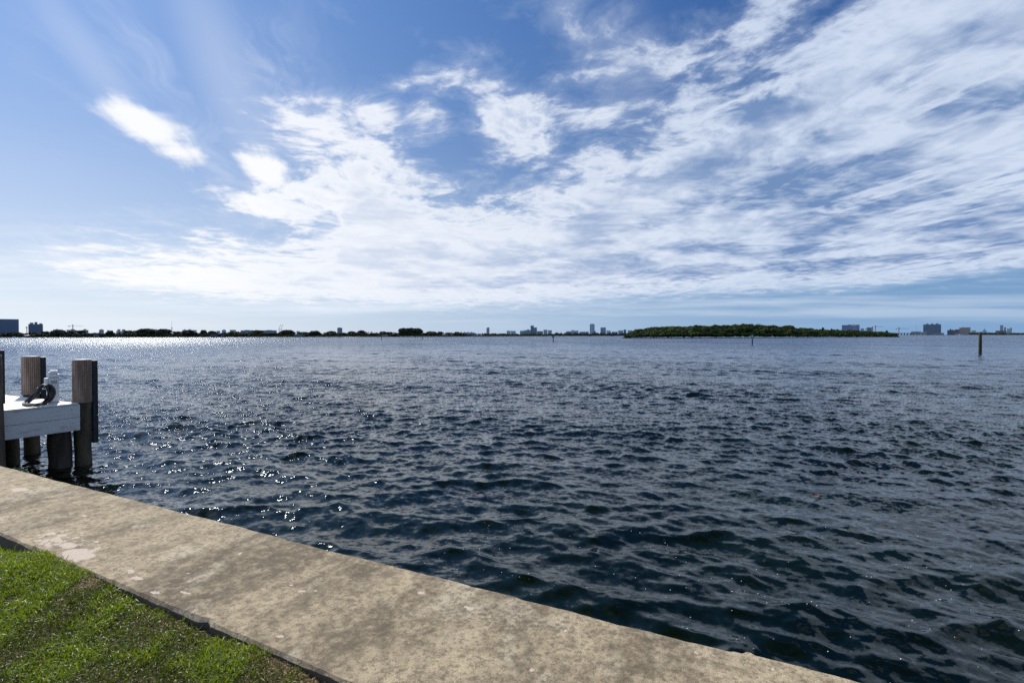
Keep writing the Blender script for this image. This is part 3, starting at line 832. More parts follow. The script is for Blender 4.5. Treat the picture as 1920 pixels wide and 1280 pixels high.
def build_island():
    env = [(1170, 629), (1175, 626), (1180, 624), (1190, 619.5), (1200, 616.5), (1215, 614.3), (1235, 613), (1255, 611.6), (1270, 610.6), (1285, 612.3), (1305, 610), (1330, 611.2),
           (1370, 610), (1385, 607.5), (1400, 606.5), (1415, 609), (1430, 608.5), (1450, 611), (1465, 612.6), (1480, 610.5), (1487, 612), (1492, 616), (1505, 614.8),
           (1520, 615.5), (1530, 618), (1545, 617.3), (1560, 617), (1575, 619), (1600, 619.5), (1630, 620.5), (1645, 621.5), (1665, 622.6), (1680, 625), (1686, 629)]
    ex = np.array([e[0] for e in env]); ey = np.array([e[1] for e in env])
    def front(px): return np.interp(px, [1170, 1250, 1300, 1500, 1686], [492, 472, 463, 545, 618])
    rng = np.random.default_rng(8)
    lobes = []
    def put(px, depth, frac, r):
        D = front(px) + depth
        Hh = (horizon(px) - np.interp(px, ex, ey)) / F * (front(px) + 30) + 2.75
        top = Hh * frac
        r = min(r, max(top * .55, 1.0))
        X = (px - 960) / F * D
        lobes.append((X, D, top - r * .72, r * rng.uniform(.95, 1.5), r * rng.uniform(.9, 1.3), r * rng.uniform(.65, .9), rng.uniform(.25, 1.15)))
    for px in np.arange(1171, 1685, 2.6):
        put(px + rng.uniform(-1, 1), rng.uniform(0, 6), rng.uniform(.25, .45), rng.uniform(2, 3.4))
    for px in np.arange(1174, 1683, 3.0):
        put(px + rng.uniform(-1.5, 1.5), rng.uniform(8, 16), rng.uniform(.5, .74), rng.uniform(2.6, 4.4))
    for px in np.arange(1176, 1680, 3.2):
        put(px + rng.uniform(-1.5, 1.5), rng.uniform(18, 30), rng.uniform(.74, .92), rng.uniform(2.6, 4.6))
    for px in np.arange(1177, 1679, 3.4):
        put(px + rng.uniform(-1.5, 1.5), rng.uniform(30, 48), rng.uniform(.90, 1.03) + (.07 if rng.random() < .1 else 0), rng.uniform(2.2, 4.4))
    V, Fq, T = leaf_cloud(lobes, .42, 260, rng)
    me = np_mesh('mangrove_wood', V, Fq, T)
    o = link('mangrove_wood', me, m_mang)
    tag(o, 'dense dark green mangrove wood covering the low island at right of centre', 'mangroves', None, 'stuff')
    # island ground, a low mud bank
    f = []; bk = []
    for px in np.linspace(1171, 1685, 80):
        D = float(front(px)) - 1.0
        f.append(((px - 960) / F * D, D)); D += 62; bk.append(((px - 960) / F * D, D))
    loop = f + bk[::-1]; n = len(loop)
    vs = [(x, y, -.6) for x, y in loop] + [(x, y, .28) for x, y in loop]
    fs = [[i, (i + 1) % n, n + (i + 1) % n, n + i] for i in range(n)] + [[n + i for i in range(n)]]
    o = link('island', new_mesh('island', vs, fs), speckled('mud', (.02, .017, .012), (.05, .04, .03), .4, .95))
    tag(o, None, None, None, 'structure')
build_island()

CROWNS = {}
def crown_mesh(kind, seed):
    key = (kind, seed)
    if key in CROWNS: return CROWNS[key]
    rng = np.random.default_rng(100 + seed * 7 + {'dome': 0, 'round': 1, 'bushy': 2}[kind])
    lobes = []
    if kind == 'dome':        # half-dome: unit radius 1 wide, height 1
        for k in range(26):
            a = rng.uniform(0, 2 * math.pi); q = rng.uniform(0, 1) ** .5
            el = math.sqrt(max(0, 1 - (q * .94) ** 2))
            lobes.append((q * .80 * math.cos(a), q * .80 * math.sin(a), .34 + .48 * el - .06 * rng.uniform(0, 1), .26, .26, .17, rng.uniform(.3, 1.1)))
        for k in range(12):
            a = 2 * math.pi * k / 12
            lobes.append((.62 * math.cos(a), .62 * math.sin(a), .30, .3, .3, .18, rng.uniform(.1, .6)))
        lobes.append((0, 0, .45, .6, .6, .35, .3))
    elif kind == 'round':
        for k in range(22):
            a = rng.uniform(0, 2 * math.pi); b = rng.uniform(-.6, 1)
            q = math.sqrt(max(0, 1 - b * b)) * .68
            lobes.append((q * math.cos(a), q * math.sin(a), .52 + .32 * b, .32, .32, .17, rng.uniform(.3, 1.1)))
        lobes.append((0, 0, .45, .6, .6, .35, .3))
    else:
        for k in range(20):
            lobes.append((rng.uniform(-.75, .75), rng.uniform(-.6, .6), rng.uniform(.15, .82), rng.uniform(.2, .36), .3, rng.uniform(.10, .17), rng.uniform(.2, 1.1)))
        lobes.append((0, 0, .35, .7, .6, .32, .3))
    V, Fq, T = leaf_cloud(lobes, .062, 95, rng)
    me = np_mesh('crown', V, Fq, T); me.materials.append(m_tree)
    CROWNS[key] = me; return me
tm = MB(); tm.tube([(0, 0, -.02), (.01, 0, .2), (0, .01, .5)], [.06, .045, .03], 8)
for a in range(4): tm.tube([(0, 0, .18), (.3 * math.cos(a * 1.6), .3 * math.sin(a * 1.6), .46)], [.03, .015], 6)
TRUNK = new_mesh('trunk', tm.v, tm.f, True); TRUNK.materials.append(m_trunk)

GZ = .9
def shoreY(px): return float(np.interp(px, [-200, 0, 320, 620, 900, 1000, 1170, 1300], [1200, 1235, 1270, 1290, 1330, 1600, 1900, 2000]))
def tree(px, hw, ytop, kind, seed, label, dep=22, group=None):
    Y = shoreY(px) + dep
    X = (px - 960) / F * Y
    H = (horizon(px) - ytop) / F * Y + 2.75 - GZ
    Wd = hw / F * Y
    root = thing('spreading_tree' if kind == 'dome' else 'broadleaf_tree', label, 'tree', (X, Y, GZ), random.uniform(0, 6), group)
    c = link('crown', crown_mesh(kind, seed), None, root); c.scale = (Wd * 1.05, Wd * 1.05, H / .98)
    t_ = link('trunk', TRUNK, None, root); t_.scale = (Wd * .8, Wd * .8, H)
    return root
G_D = 'broad dome-shaped trees along the far left shore'
TREES = [
 (110, 13, 618.4, 'round', 0, 'rounded dark tree between the smaller dark slab building and the hammerhead crane'),
 (143, 14, 618.6, 'bushy', 0, 'wide dark tree right below the hammerhead tower crane on the left shore'),
 (124, 7, 621.0, 'bushy', 1, 'small bushy tree just left of the hammerhead tower crane'),
 (30, 9, 622.5, 'bushy', 2, 'low bushy tree between the two dark slab buildings'),
 (60, 9, 622.6, 'round', 1, 'low rounded tree in front of the smaller dark slab building'),
 (88, 9, 620.6, 'bushy', 0, 'bushy tree at the right foot of the smaller dark slab building'),
 (207, 8, 620.0, 'round', 2, 'small rounded tree left of the white twin block on the left shore'),
 (176, 8, 623.0, 'bushy', 1, 'low bushy tree between the crane and the white twin block'),
 (248, 12, 618.8, 'bushy', 2, 'bushy tree touching the left side of the first big dome tree'),
 (273, 15.5, 615.4, 'dome', 0, 'big dome-shaped tree, left of a matching pair on the left shore'),
 (307, 15, 616.4, 'dome', 1, 'big dome-shaped tree directly left of the thin antenna mast'),
 (334, 8, 619.6, 'bushy', 1, 'bushy tree just right of the thin antenna mast'),
 (355, 14, 619.2, 'round', 0, 'wide dark tree in front of the low white flat-roofed block'),
 (382, 6, 618.8, 'round', 1, 'small upright tree right of the low white flat-roofed block'),
 (398, 8, 620.0, 'dome', 1, 'small flat dome tree above the reddish waterside house'),
 (440, 13, 621.0, 'bushy', 0, 'bushy tree in front of the pale grey block near the rounded blue row'),
 (462, 8, 623.0, 'bushy', 2, 'low dark bushy tree left of the dome tree by the rounded blue row'),
 (484, 11.5, 618.4, 'dome', 0, 'dome-shaped tree splitting the rounded blue row of buildings'),
 (508, 10, 623.0, 'bushy', 1, 'low bushy tree right of the rounded blue row of buildings'),
 (539, 13.5, 618.2, 'dome', 1, 'dark dome tree immediately right of the two leaning cranes'),
 (569, 9, 621.6, 'bushy', 2, 'low bushy tree above the long white boat shed'),
 (590, 13, 620.0, 'round', 2, 'rounded tree right behind the end of the long white boat shed'),
 (609, 8, 623.0, 'bushy', 0, 'low bushy tree left of the lone grey tower block'),
 (622, 10, 620.6, 'round', 0, 'dark rounded tree directly left of the lone grey tower block'),
 (646, 7, 623.4, 'bushy', 1, 'low reddish-shaded tree right of the lone grey tower block'),
 (660, 8.5, 620.6, 'dome', 0, 'dome tree left of the round tree beside the slender palms'),
 (677, 8.5, 619.2, 'round', 1, 'round tree immediately left of the three slender palms'),
 (699, 6, 623.8, 'bushy', 2, 'low tree below the rightmost slender palm'),
 (718, 8, 621.2, 'round', 2, 'rounded tree left of the waterside house with gabled roof'),
 (733, 9, 621.8, 'bushy', 0, 'bushy tree behind the waterside house with gabled roof'),
 (756, 10.5, 614.6, 'dome', 1, 'left crown of the tallest tree grove on the far shore'),
 (769, 12.5, 614.2, 'dome', 0, 'middle crown of the tallest tree grove on the far shore'),
 (782, 11.5, 615.0, 'dome', 1, 'right crown of the tallest tree grove on the far shore'),
 (799, 7, 622.6, 'bushy', 1, 'low tree at the right foot of the tallest tree grove'),
 (809, 12, 621.2, 'round', 0, 'wide low tree a little right of the tallest tree grove'),
 (827, 6, 621.0, 'bushy', 2, 'small pointed tree between the tallest grove and the long white block'),
 (842, 9, 623.4, 'bushy', 0, 'low tree in front of the brown roofed waterside house'),
 (856, 7, 622.0, 'round', 1, 'rounded tree left of the long white block on the far shore'),
]
for i, (px, hw, yt, kd, sd_, lb) in enumerate(TREES): tree(px, hw, yt, kd, sd_, lb, dep=14 + (i % 3) * 9, group=G_D if kd == 'dome' else None)

def palm(px, ytop, Y, label, size=4.0, group=None):
    X = (px - 960) / F * Y; H = (horizon(px) - ytop) / F * Y + 2.75 - GZ
    root = thing('palm_tree', label, 'palm', (X, Y, GZ), 0, group)
    t_ = MB(); t_.tube([(0, 0, 0), (size * .08, 0, H * .5), (0, 0, H - size * .4)], [size * .09, size * .06, size * .05], 8)
    t_.build('trunk', m_trunk, root, smooth=True)
    c = MB(); rr = random.Random(px)
    for k in range(15):
        a = k * 2.4 + rr.uniform(-.2, .2); el = rr.uniform(-.2, 1.0)
        d = Vector((math.cos(a), math.sin(a), 0)); sdv = Vector((-d.y, d.x, 0))
        pts = [Vector((0, 0, H - size * .4)) + d * (size * q * math.cos(el * .8)) + Vector((0, 0, size * (el * q * .8 - .9 * q * q))) for q in (0, .3, .6, .85, 1)]
        ws = [.05, .16, .17, .10, .01]
        vs = []
        for p, w in zip(pts, ws): vs += [p - sdv * w * size, p + sdv * w * size]
        c.add(vs, [[2 * i, 2 * i + 1, 2 * i + 3, 2 * i + 2] for i in range(4)])
    c.build('crown', mat('palm_fronds', (.03, .045, .02), .6), root)
G_P = 'slender palms on the far shore'
palm(685.5, 620.6, 1300, 'leftmost of the three slender palms on the far shore', 3.6, G_P)
palm(691, 621.4, 1300, 'middle and shortest of the three slender palms on the far shore', 3.2, G_P)
palm(696.7, 620.8, 1300, 'rightmost of the three slender palms on the far shore', 3.6, G_P)
palm(865, 621.6, 1340, 'single palm just left of the long white block', 4.2)
palm(925, 624.3, 1450, 'small palm right of the lone slim tower', 4.0)
palm(1627.5, 613.2, 640, 'shaggy palm rising above the right end of the mangrove island', 3.6)

def island_tree(px, hw, ytop, label):
    Y = 640 if px > 1500 else 540
    X = (px - 960) / F * Y; H = (horizon(px) - ytop) / F * Y + 2.75 - .3; Wd = hw / F * Y
    root = thing('broadleaf_tree', label, 'tree', (X, Y, .3), 1)
    c = link('crown', crown_mesh('round', 2), None, root); c.scale = (Wd, Wd, H); 
    t_ = link('trunk', TRUNK, None, root); t_.scale = (Wd, Wd, H)
island_tree(1542.5, 3.4, 613.8, 'small tree poking above the mangroves midway along the island')
island_tree(1559, 2.6, 615.8, 'tiny tree top left of the block behind the mangrove island')
island_tree(1662, 3.0, 619.4, 'small pale tree top near the right tip of the mangrove island')

# shoreline undergrowth (one mass), land strips
def shore_bushes():
    rng = np.random.default_rng(17)
    lobes = []
    for px in np.arange(-90, 870, 2.1):
        Y = shoreY(px) + rng.uniform(3, 12); h = rng.uniform(4, 10.5); r = rng.uniform(3, 5)
        lobes.append(((px - 960) / F * Y, Y, GZ + h * .5, r, r, h * .5, rng.uniform(.1, 1)))
    for px in np.arange(-90, 870, 3.2):
        Y = shoreY(px) + rng.uniform(25, 60); h = rng.uniform(6, 12); r = rng.uniform(4, 6)
        lobes.append(((px - 960) / F * Y, Y, GZ + h * .5, r, r, h * .5, rng.uniform(.1, .8)))
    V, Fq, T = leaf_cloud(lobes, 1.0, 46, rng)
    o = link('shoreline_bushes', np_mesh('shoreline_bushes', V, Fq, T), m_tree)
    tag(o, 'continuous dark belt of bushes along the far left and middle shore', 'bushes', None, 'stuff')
    lobes = []
    for px in np.arange(862, 1176, 1.7):
        Y = shoreY(px) + rng.uniform(3, 30); h = rng.uniform(4.5, 9.0) * (1 + .5 * (px > 1040)); r = rng.uniform(3, 5)
        lobes.append(((px - 960) / F * Y, Y, GZ + h * .5, r, r, h * .5, rng.uniform(.1, 1)))
    V, Fq, T = leaf_cloud(lobes, 1.2, 40, rng)
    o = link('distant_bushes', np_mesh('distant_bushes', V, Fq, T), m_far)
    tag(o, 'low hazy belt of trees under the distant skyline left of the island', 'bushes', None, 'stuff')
    lobes = []
    for px in np.arange(1818, 2010, 1.9):
        Y = 2700 + rng.uniform(0, 60); h = rng.uniform(8, 15) * (1 if px < 1905 else .7); r = rng.uniform(6, 10)
        lobes.append(((px - 960) / F * Y, Y, GZ + h * .5, r, r, h * .5, rng.uniform(.1, .8)))
    V, Fq, T = leaf_cloud(lobes, 2.2, 40, rng)
    o = link('distant_mangroves', np_mesh('distant_mangroves', V, Fq, T), m_far)
    tag(o, 'low dark mangrove shore at the far right beyond the lone pile', 'bushes', None, 'stuff')
shore_bushes()
def strip(name, pts, depth, z, m):
    f = [Vector(((px - 960) / F * Y, Y, 0)) for px, Y in pts]; b = [p * (1 + depth / p.y) for p in f]
    loop = f + b[::-1]; n = len(loop)
    vs = [(p.x, p.y, -1) for p in loop] + [(p.x, p.y, z) for p in loop]
    fs = [[i, (i + 1) % n, n + (i + 1) % n, n + i] for i in range(n)] + [[n + i for i in range(n)]]
    o = link(name, new_mesh(name, vs, fs), m); tag(o, None, None, None, 'structure')
m_land = speckled('far_shore_land', (.06, .07, .03), (.13, .14, .06), .05, .95, bump=0)
strip('far_shore', [(px, shoreY(px)) for px in np.linspace(-400, 1186, 60)], 1800, GZ, m_land)
strip('distant_shore', [(1640, 3300), (1816, 3100), (1830, 2690), (1905, 2680), (1925, 3000), (2400, 3000)], 2500, GZ, m_land)

# ------------------------------------------------------------------ buildings
MATC = {}
def bm(rgb, rough=.6):
    key = (rgb, rough)
    if key not in MATC: MATC[key] = speckled('paint_and_haze', tuple(c * .88 for c in rgb), rgb, .15, rough, bump=0)
    return MATC[key]
m_glassd = mat('dark_glazing', (.10, .15, .23), .35, .4)
m_glassb = mat('blue_glazing', (.13, .19, .32), .35, .4)
BLUE = (.25, .33, .48); SLATE = (.10, .145, .27); WHITE = (.72, .78, .84); GREY = (.42, .49, .58); TEAL = (.20, .38, .46)  # distance haze is put into the skyline colours as a bluish lift
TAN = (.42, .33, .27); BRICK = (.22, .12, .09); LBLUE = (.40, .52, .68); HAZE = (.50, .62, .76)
def building(name, label, parts_, Y, cat='building', group=None, base=GZ):
    """parts_: list of dict(x0,x1,y, c, floors, bays, roof) measured in the photograph at distance Y"""
    cx = sum((q['x0'] + q['x1']) / 2 for q in parts_) / len(parts_)
    X = (cx - 960) / F * Y
    root = thing(name, label, cat, (X, Y, base), -math.atan2(X, Y), group)
    sc = math.sqrt(X * X + Y * Y) / F * math.cos(math.atan2(X, Y))  # pixels across -> metres facing the viewer
    for i, q in enumerate(parts_):
        x0 = (q['x0'] - cx) * Y / F * math.cos(math.atan2(X, Y)); x1 = (q['x1'] - cx) * Y / F * math.cos(math.atan2(X, Y))
        H = (horizon(cx) - q['y']) / F * Y + 2.75 - base
        dp = q.get('d', max(12, min(30, (x1 - x0) * .7))); y0 = q.get('off', i * .6)
        wall = MB().box(x0, x1, y0, y0 + dp, 0, H).build('wall', bm(q['c']), root)
        rf = MB().box(x0 - .3, x1 + .3, y0 - .3, y0 + dp + .3, H + .01, H + .9); rf.build('roof', bm(q.get('rc', tuple(c * .8 for c in q['c']))), root)
        for (r0, r1, rh) in q.get('roof', []):
            MB().box(x0 + (x1 - x0) * r0, x0 + (x1 - x0) * r1, y0 + dp * .3, y0 + dp * .7, H + .92, H + .92 + rh).build('roof_plant', bm(tuple(c * .9 for c in q['c'])), root)
        nf = q.get('f', 3); gm = m_glassd if q.get('g', 'd') == 'd' else m_glassb
        z0 = min(8, H * .2)
        if q.get('vert'):
            nb = q['vert']; w = (x1 - x0) / nb
            for k in range(nb):
                MB().box(x0 + w * (k + .14), x0 + w * (k + .86), y0 - .16, y0 - .02, z0, H - 1.5).build('window_column', gm, root)
        for k in range(nf):
            st = (H - z0) / nf
            a = z0 + st * (k + .25); b = z0 + st * (k + .78)
            if q.get('vert'):
                MB().box(x0 + .5, x1 - .5, y0 - .42, y0 - .18, a, a + st * .16).build('balcony', bm(tuple(min(1, c * 1.1) for c in q['c'])), root)
                continue
            mb = MB(); nb = q.get('b', 0)
            if nb < 3: nb = 0
            if nb:
                w = (x1 - x0) / nb
                for j in range(nb): mb.box(x0 + w * (j + .16), x0 + w * (j + .84), y0 - .14, y0 - .02, a, b)
            else: mb.box(x0 + .8, x1 - .8, y0 - .14, y0 - .02, a, b)
            mb.build('window_band', gm, root)
    return root
def b_(x0, x1, y, c, **k): return dict(x0=x0, x1=x1, y=y, c=c, **k)
building('office_slab', 'large dark blue slab building with pale roof edge at the left frame edge', [b_(-14, 36, 598.5, SLATE, f=14, b=26, rc=(.55, .6, .68), g='b', d=25, roof=[(.86, .98, -.05)])], 1750)
building('office_slab', 'smaller dark slab building with rooftop boxes left of the hammerhead crane', [b_(53.5, 81, 608, SLATE, f=7, b=14, roof=[(.1, .35, 5), (.42, .62, 7), (.75, .95, 3)], rc=(.35, .4, .48))], 1750)
building('apartment_block', 'pale low block above the rounded tree left of the hammerhead crane', [b_(100, 118, 618, WHITE, f=2, b=8, roof=[(.3, .5, 2)])], 1900)
building('apartment_block', 'pale block at the foot of the hammerhead crane', [b_(125, 141, 618.6, GREY, f=2, b=8), b_(133, 140, 617.2, WHITE, f=2)], 1900)
building('apartment_block', 'grey gabled block just right of the hammerhead crane', [b_(155, 166, 619, GREY, f=2, b=5), b_(157, 162, 617.2, GREY, f=1)], 1800)
building('apartment_block', 'small grey block over a tree, left of the one with white twin tops', [b_(186, 195, 618.4, GREY, f=2, b=4, roof=[(.3, .7, 2)])], 1800)
building('apartment_block', 'low dark topped block immediately left of the white twin block', [b_(201, 212, 620, GREY, f=2, b=5, roof=[(.05, .25, 2)])], 1800)
building('apartment_block', 'white twin block with stepped top left of the first big dome tree', [b_(218, 235, 621, WHITE, f=3, b=7), b_(220, 226, 617.6, WHITE, f=2), b_(229, 235, 617.8, LBLUE, f=2)], 1800)
building('apartment_block', 'blue-grey block seen between the two big dome trees', [b_(283, 294.5, 617.5, LBLUE, f=3, b=4, roof=[(.1, .3, 2)])], 1850)
building('apartment_block', 'low white flat-roofed block behind trees right of the thin antenna mast', [b_(342, 369, 619, WHITE, f=2, b=10, roof=[(.1, .22, 3), (.4, .62, 3)])], 1800)
building('apartment_block', 'tiny pale block behind the small upright tree', [b_(377, 387, 619, WHITE, f=2, b=4)], 1800)
building('apartment_block', 'small pale block above the reddish waterside house', [b_(406, 413, 620.5, HAZE, f=2, b=3)], 1800)
building('apartment_block', 'small blue-grey rounded-top tower right above the reddish waterside house', [b_(416, 424, 619.5, LBLUE, f=4, b=2), b_(417.5, 422.5, 618.2, LBLUE, f=1)], 1850)
building('apartment_block', 'pale grey block with a light roof left of the rounded blue row', [b_(431, 442.5, 618.6, WHITE, f=3, b=5, rc=(.7, .72, .75))], 1800)
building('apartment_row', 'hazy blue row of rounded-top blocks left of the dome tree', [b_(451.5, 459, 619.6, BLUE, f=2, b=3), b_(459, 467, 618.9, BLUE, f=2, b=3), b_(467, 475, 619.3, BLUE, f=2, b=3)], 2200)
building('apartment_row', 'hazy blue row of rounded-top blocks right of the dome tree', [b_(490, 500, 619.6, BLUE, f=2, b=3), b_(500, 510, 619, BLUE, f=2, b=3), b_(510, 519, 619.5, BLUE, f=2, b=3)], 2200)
building('apartment_block', 'tiny pale block between the dark dome tree and the long white boat shed', [b_(556, 562, 621, WHITE, f=2, b=3)], 1700)
building('tower_block', 'lone grey tower block rising above the middle-left shore trees', [b_(632.5, 642, 615.2, BLUE, f=6, b=4), b_(634, 640, 614.4, GREY, f=1)], 1750)
building('hotel', 'long white low block with many roof boxes behind the single palm', [b_(868, 889.5, 623.6, HAZE, f=3, b=10, roof=[(.1, .2, 2.5), (.4, .5, 2.5), (.7, .8, 2.5)])], 1800)
building('tower_block', 'lone slim grey tower standing left of the distant skyline', [b_(912.2, 917.8, 614.8, GREY, f=10, b=3), b_(914, 917.5, 614.0, GREY, f=1)], 2500)
building('apartment_block', 'wide pale twin block right of the lone slim tower', [b_(950, 957.5, 620.2, HAZE, f=5, b=3), b_(958, 967, 620.6, HAZE, f=5, b=4)], 2900)
building('apartment_block', 'narrow teal block at the left end of the skyline cluster', [b_(975, 983, 620.3, TEAL, f=5, b=3)], 3000)
building('apartment_block', 'teal slab with domed top in the skyline cluster', [b_(983, 995, 619.2, TEAL, f=6, b=4), b_(988, 993, 617.8, TEAL, f=1)], 3050)
building('tower_block', 'stepped blue-green tower, tallest in the left skyline cluster', [b_(994.8, 1001, 610.5, (.17, .25, .32), f=12, b=2), b_(1001, 1006.8, 614, (.20, .29, .36), f=11, b=3)], 3100)
building('apartment_block', 'low brownish block between the stepped tower and the slanted pair', [b_(1007, 1018, 621, (.26, .27, .32), f=4, b=4)], 3000)
building('apartment_block', 'slanted white block left half of the pair right of the stepped tower', [b_(1019, 1026.5, 618.3, LBLUE, f=5, b=3)], 3000)
building('apartment_block', 'white fronted block right half of the pair right of the stepped tower', [b_(1027.5, 1034.7, 619.2, (.50, .57, .66), f=5, b=2)], 3000)
building('apartment_block', 'low grey block left of the round-topped hazy block', [b_(1062, 1072, 621.2, GREY, f=3, b=4)], 3000)
building('apartment_block', 'hazy blue block with a round top left of the tallest tower', [b_(1071, 1084.5, 620, HAZE, f=4, b=5), b_(1072, 1076, 618.8, HAZE, f=1)], 3050)
building('apartment_block', 'low hazy pale row directly left of the tallest tower', [b_(1087, 1104, 621.9, HAZE, f=3, b=6)], 3050)
building('tower_block', 'tallest blue glass tower on the skyline with a rounded crown', [b_(1105.8, 1115, 608.5, LBLUE, f=15, b=3), b_(1107, 1114, 607.2, LBLUE, f=1), b_(1115, 1117, 620.5, BLUE, f=3)], 3100)
building('tower_block', 'square blue tower right of the tallest one', [b_(1126, 1136, 614.3, BLUE, f=10, b=4, roof=[(.1, .3, 2), (.6, .9, 2)])], 3050)
building('apartment_block', 'pale block right of the square blue tower', [b_(1137, 1145, 620, HAZE, f=4, b=3)], 3000)
building('apartment_block', 'very low hazy row right of the pale block near the island', [b_(1147, 1158, 622, HAZE, f=3, b=4)], 3000)
building('apartment_block', 'blue-grey wide block near the left tip of the island', [b_(1159, 1168.5, 619.6, LBLUE, f=5, b=4)], 3000)
building('tower_block', 'slim teal tower near the left tip of the island', [b_(1169.3, 1174.2, 618, (.13, .33, .42), f=6, b=2)], 3000)
building('apartment_block', 'pale block just above the left tip of the mangrove island', [b_(1177, 1185, 619.4, HAZE, f=4, b=3)], 3000)
# right of / behind the island
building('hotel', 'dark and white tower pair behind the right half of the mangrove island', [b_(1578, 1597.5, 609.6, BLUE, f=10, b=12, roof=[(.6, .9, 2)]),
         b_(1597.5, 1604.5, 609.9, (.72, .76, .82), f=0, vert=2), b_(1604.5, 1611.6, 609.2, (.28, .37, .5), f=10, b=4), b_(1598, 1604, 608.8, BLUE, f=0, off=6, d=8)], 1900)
building('apartment_block', 'hazy narrow block just right of the dark and white tower pair', [b_(1613.5, 1620, 616, LBLUE, f=4, b=3)], 2600)
building('apartment_block', 'hazy blue block behind the shaggy island palm', [b_(1625, 1637, 614, LBLUE, f=5, b=5)], 2600)
building('hotel', 'large dark blue hotel slab with pale vertical piers and three roof boxes', [b_(1730.7, 1764.3, 608.3, (.13, .19, .30), f=12, vert=5, rc=(.3, .36, .44), roof=[(.16, .3, 5.5), (.44, .58, 5.5), (.7, .86, 6)])], 3400)
building('office_block', 'low dark block with rooftop plant right of the large hotel slab', [b_(1776, 1791, 619, (.09, .13, .17), f=4, b=6, roof=[(.3, .5, 8), (.6, .7, 5)])], 3400)
building('apartment_block', 'stepped orange-brown complex right of the low dark block', [b_(1790.5, 1798.5, 617.5, (.20, .17, .18), f=5, b=4), b_(1798.5, 1808.5, 614.4, TAN, f=6, b=4, roof=[(.5, .8, 4)]), b_(1808, 1819.5, 614, TAN, f=6, b=5)], 3400)
building('apartment_block', 'small pale block right of the orange-brown complex', [b_(1821, 1830, 619.6, HAZE, f=3, b=3)], 3600)
building('apartment_block', 'red-brown low building behind the far right mangroves', [b_(1866.5, 1887, 620, BRICK, f=2, b=7)], 3300)
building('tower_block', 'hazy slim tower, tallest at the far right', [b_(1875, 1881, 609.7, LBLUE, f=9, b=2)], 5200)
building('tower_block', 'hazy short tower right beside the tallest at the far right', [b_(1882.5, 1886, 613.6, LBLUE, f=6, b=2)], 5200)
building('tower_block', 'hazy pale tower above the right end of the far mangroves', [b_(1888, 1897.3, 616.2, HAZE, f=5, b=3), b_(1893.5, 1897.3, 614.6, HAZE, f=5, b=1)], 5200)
building('radar_station', 'pale block carrying a slanted dish between the hazy towers and the lone pile', [b_(1842, 1850, 619.5, HAZE, f=2, b=3), b_(1844.5, 1847, 616.2, HAZE, f=1)], 3600)
building('apartment_block', 'thin grey block between the small crane and the large hotel slab', [b_(1708, 1727, 621.6, (.32, .38, .46), f=2, b=8)], 3500)
building('warehouse', 'low white building at the left foot of the large hotel slab', [b_(1722, 1738, 622.8, (.46, .52, .58), f=1, b=8)], 3330)
building('warehouse', 'long low grey marina building right below the orange-brown complex', [b_(1790, 1820, 624.6, (.30, .34, .40), f=1, b=14)], 3290)
building('warehouse', 'low grey shed beneath the large hotel slab', [b_(1741, 1770, 624.2, (.24, .28, .34), f=1, b=12)], 3310)

# causeway bridge left of the hotel
def causeway():
    x0, x1, Y = 1660, 1740, 3150
    X0 = (x0 - 960) / F * Y; X1 = (x1 - 960) / F * Y
    z = (horizon(1700) - 624.4) / F * Y + 2.75
    root = thing('causeway_bridge', 'long low grey causeway bridge right of the island tip', 'bridge', (X0, Y, 0))
    MB().box(0, X1 - X0, 0, 12, z - 2.4, z).build('deck', bm((.17, .2, .25)), root)
    MB().box(0, X1 - X0, -.4, -.05, z - .6, z + 1.0).build('parapet', bm((.3, .34, .4)), root)
    for k in range(14):
        x = (X1 - X0) * (k + .5) / 14
        MB().box(x - 1.2, x + 1.2, 1, 11, -1, z - 2.41).build('pier', bm((.13, .15, .19)), root)
causeway()

# waterside houses
def house(px0, px1, ytop, label, wall, roof, Y=None, gable=True):
    cx = (px0 + px1) / 2; Y = Y or shoreY(cx) - 0 + 1.5
    X = (cx - 960) / F * Y; k = Y / F * math.cos(math.atan2(X, Y)); w = (px1 - px0) / 2 * k
    H = (horizon(cx) - ytop) / F * Y + 2.75 - GZ; rh = H * .36 if gable else .4; wh = H - rh
    root = thing('waterside_house', label, 'house', (X, Y, GZ), -math.atan2(X, Y))
    MB().box(-w, w, 0, 12, 0, wh).build('wall', bm(wall), root)
    r = MB()
    if gable: r.add([(-w - .5, -.7, wh + .01), (w + .5, -.7, wh + .01), (w + .5, 12.5, wh + .01), (-w - .5, 12.5, wh + .01), (-w * .55, 6, wh + rh), (w * .55, 6, wh + rh)],
                    [[0, 1, 5, 4], [2, 3, 4, 5], [1, 2, 5], [3, 0, 4], [3, 2, 1, 0]])
    else: r.box(-w - .5, w + .5, -.7, 12.5, wh + .01, wh + rh)
    r.build('roof', bm(roof), root)
    n = max(3, int(w / 1.8))
    for j in range(n):
        xx = -w + 2 * w * (j + .5) / n
        MB().box(xx - w / n * .55, xx + w / n * .55, -.12, -.01, wh * .25, wh * .75).build('window', m_glassd, root)
house(394, 412, 625.3, 'dark reddish flat waterside house left of the matching narrower one', (.10, .05, .05), (.16, .13, .14), gable=False)
house(414, 427, 625.6, 'narrower dark reddish waterside house below the pale grey block', (.09, .045, .045), (.14, .12, .13), gable=False)
house(552, 577, 627.3, 'long white open-sided boat shed on the grassy shore', (.16, .17, .14), (.82, .84, .86), gable=False)
house(716, 733, 626.6, 'pale waterside house with gabled roof left of the tallest tree grove', (.42, .38, .36), (.34, .28, .27))
house(734, 749, 624, 'pinkish gabled house tucked against the tallest tree grove', (.36, .27, .25), (.30, .2, .19), Y=1315)
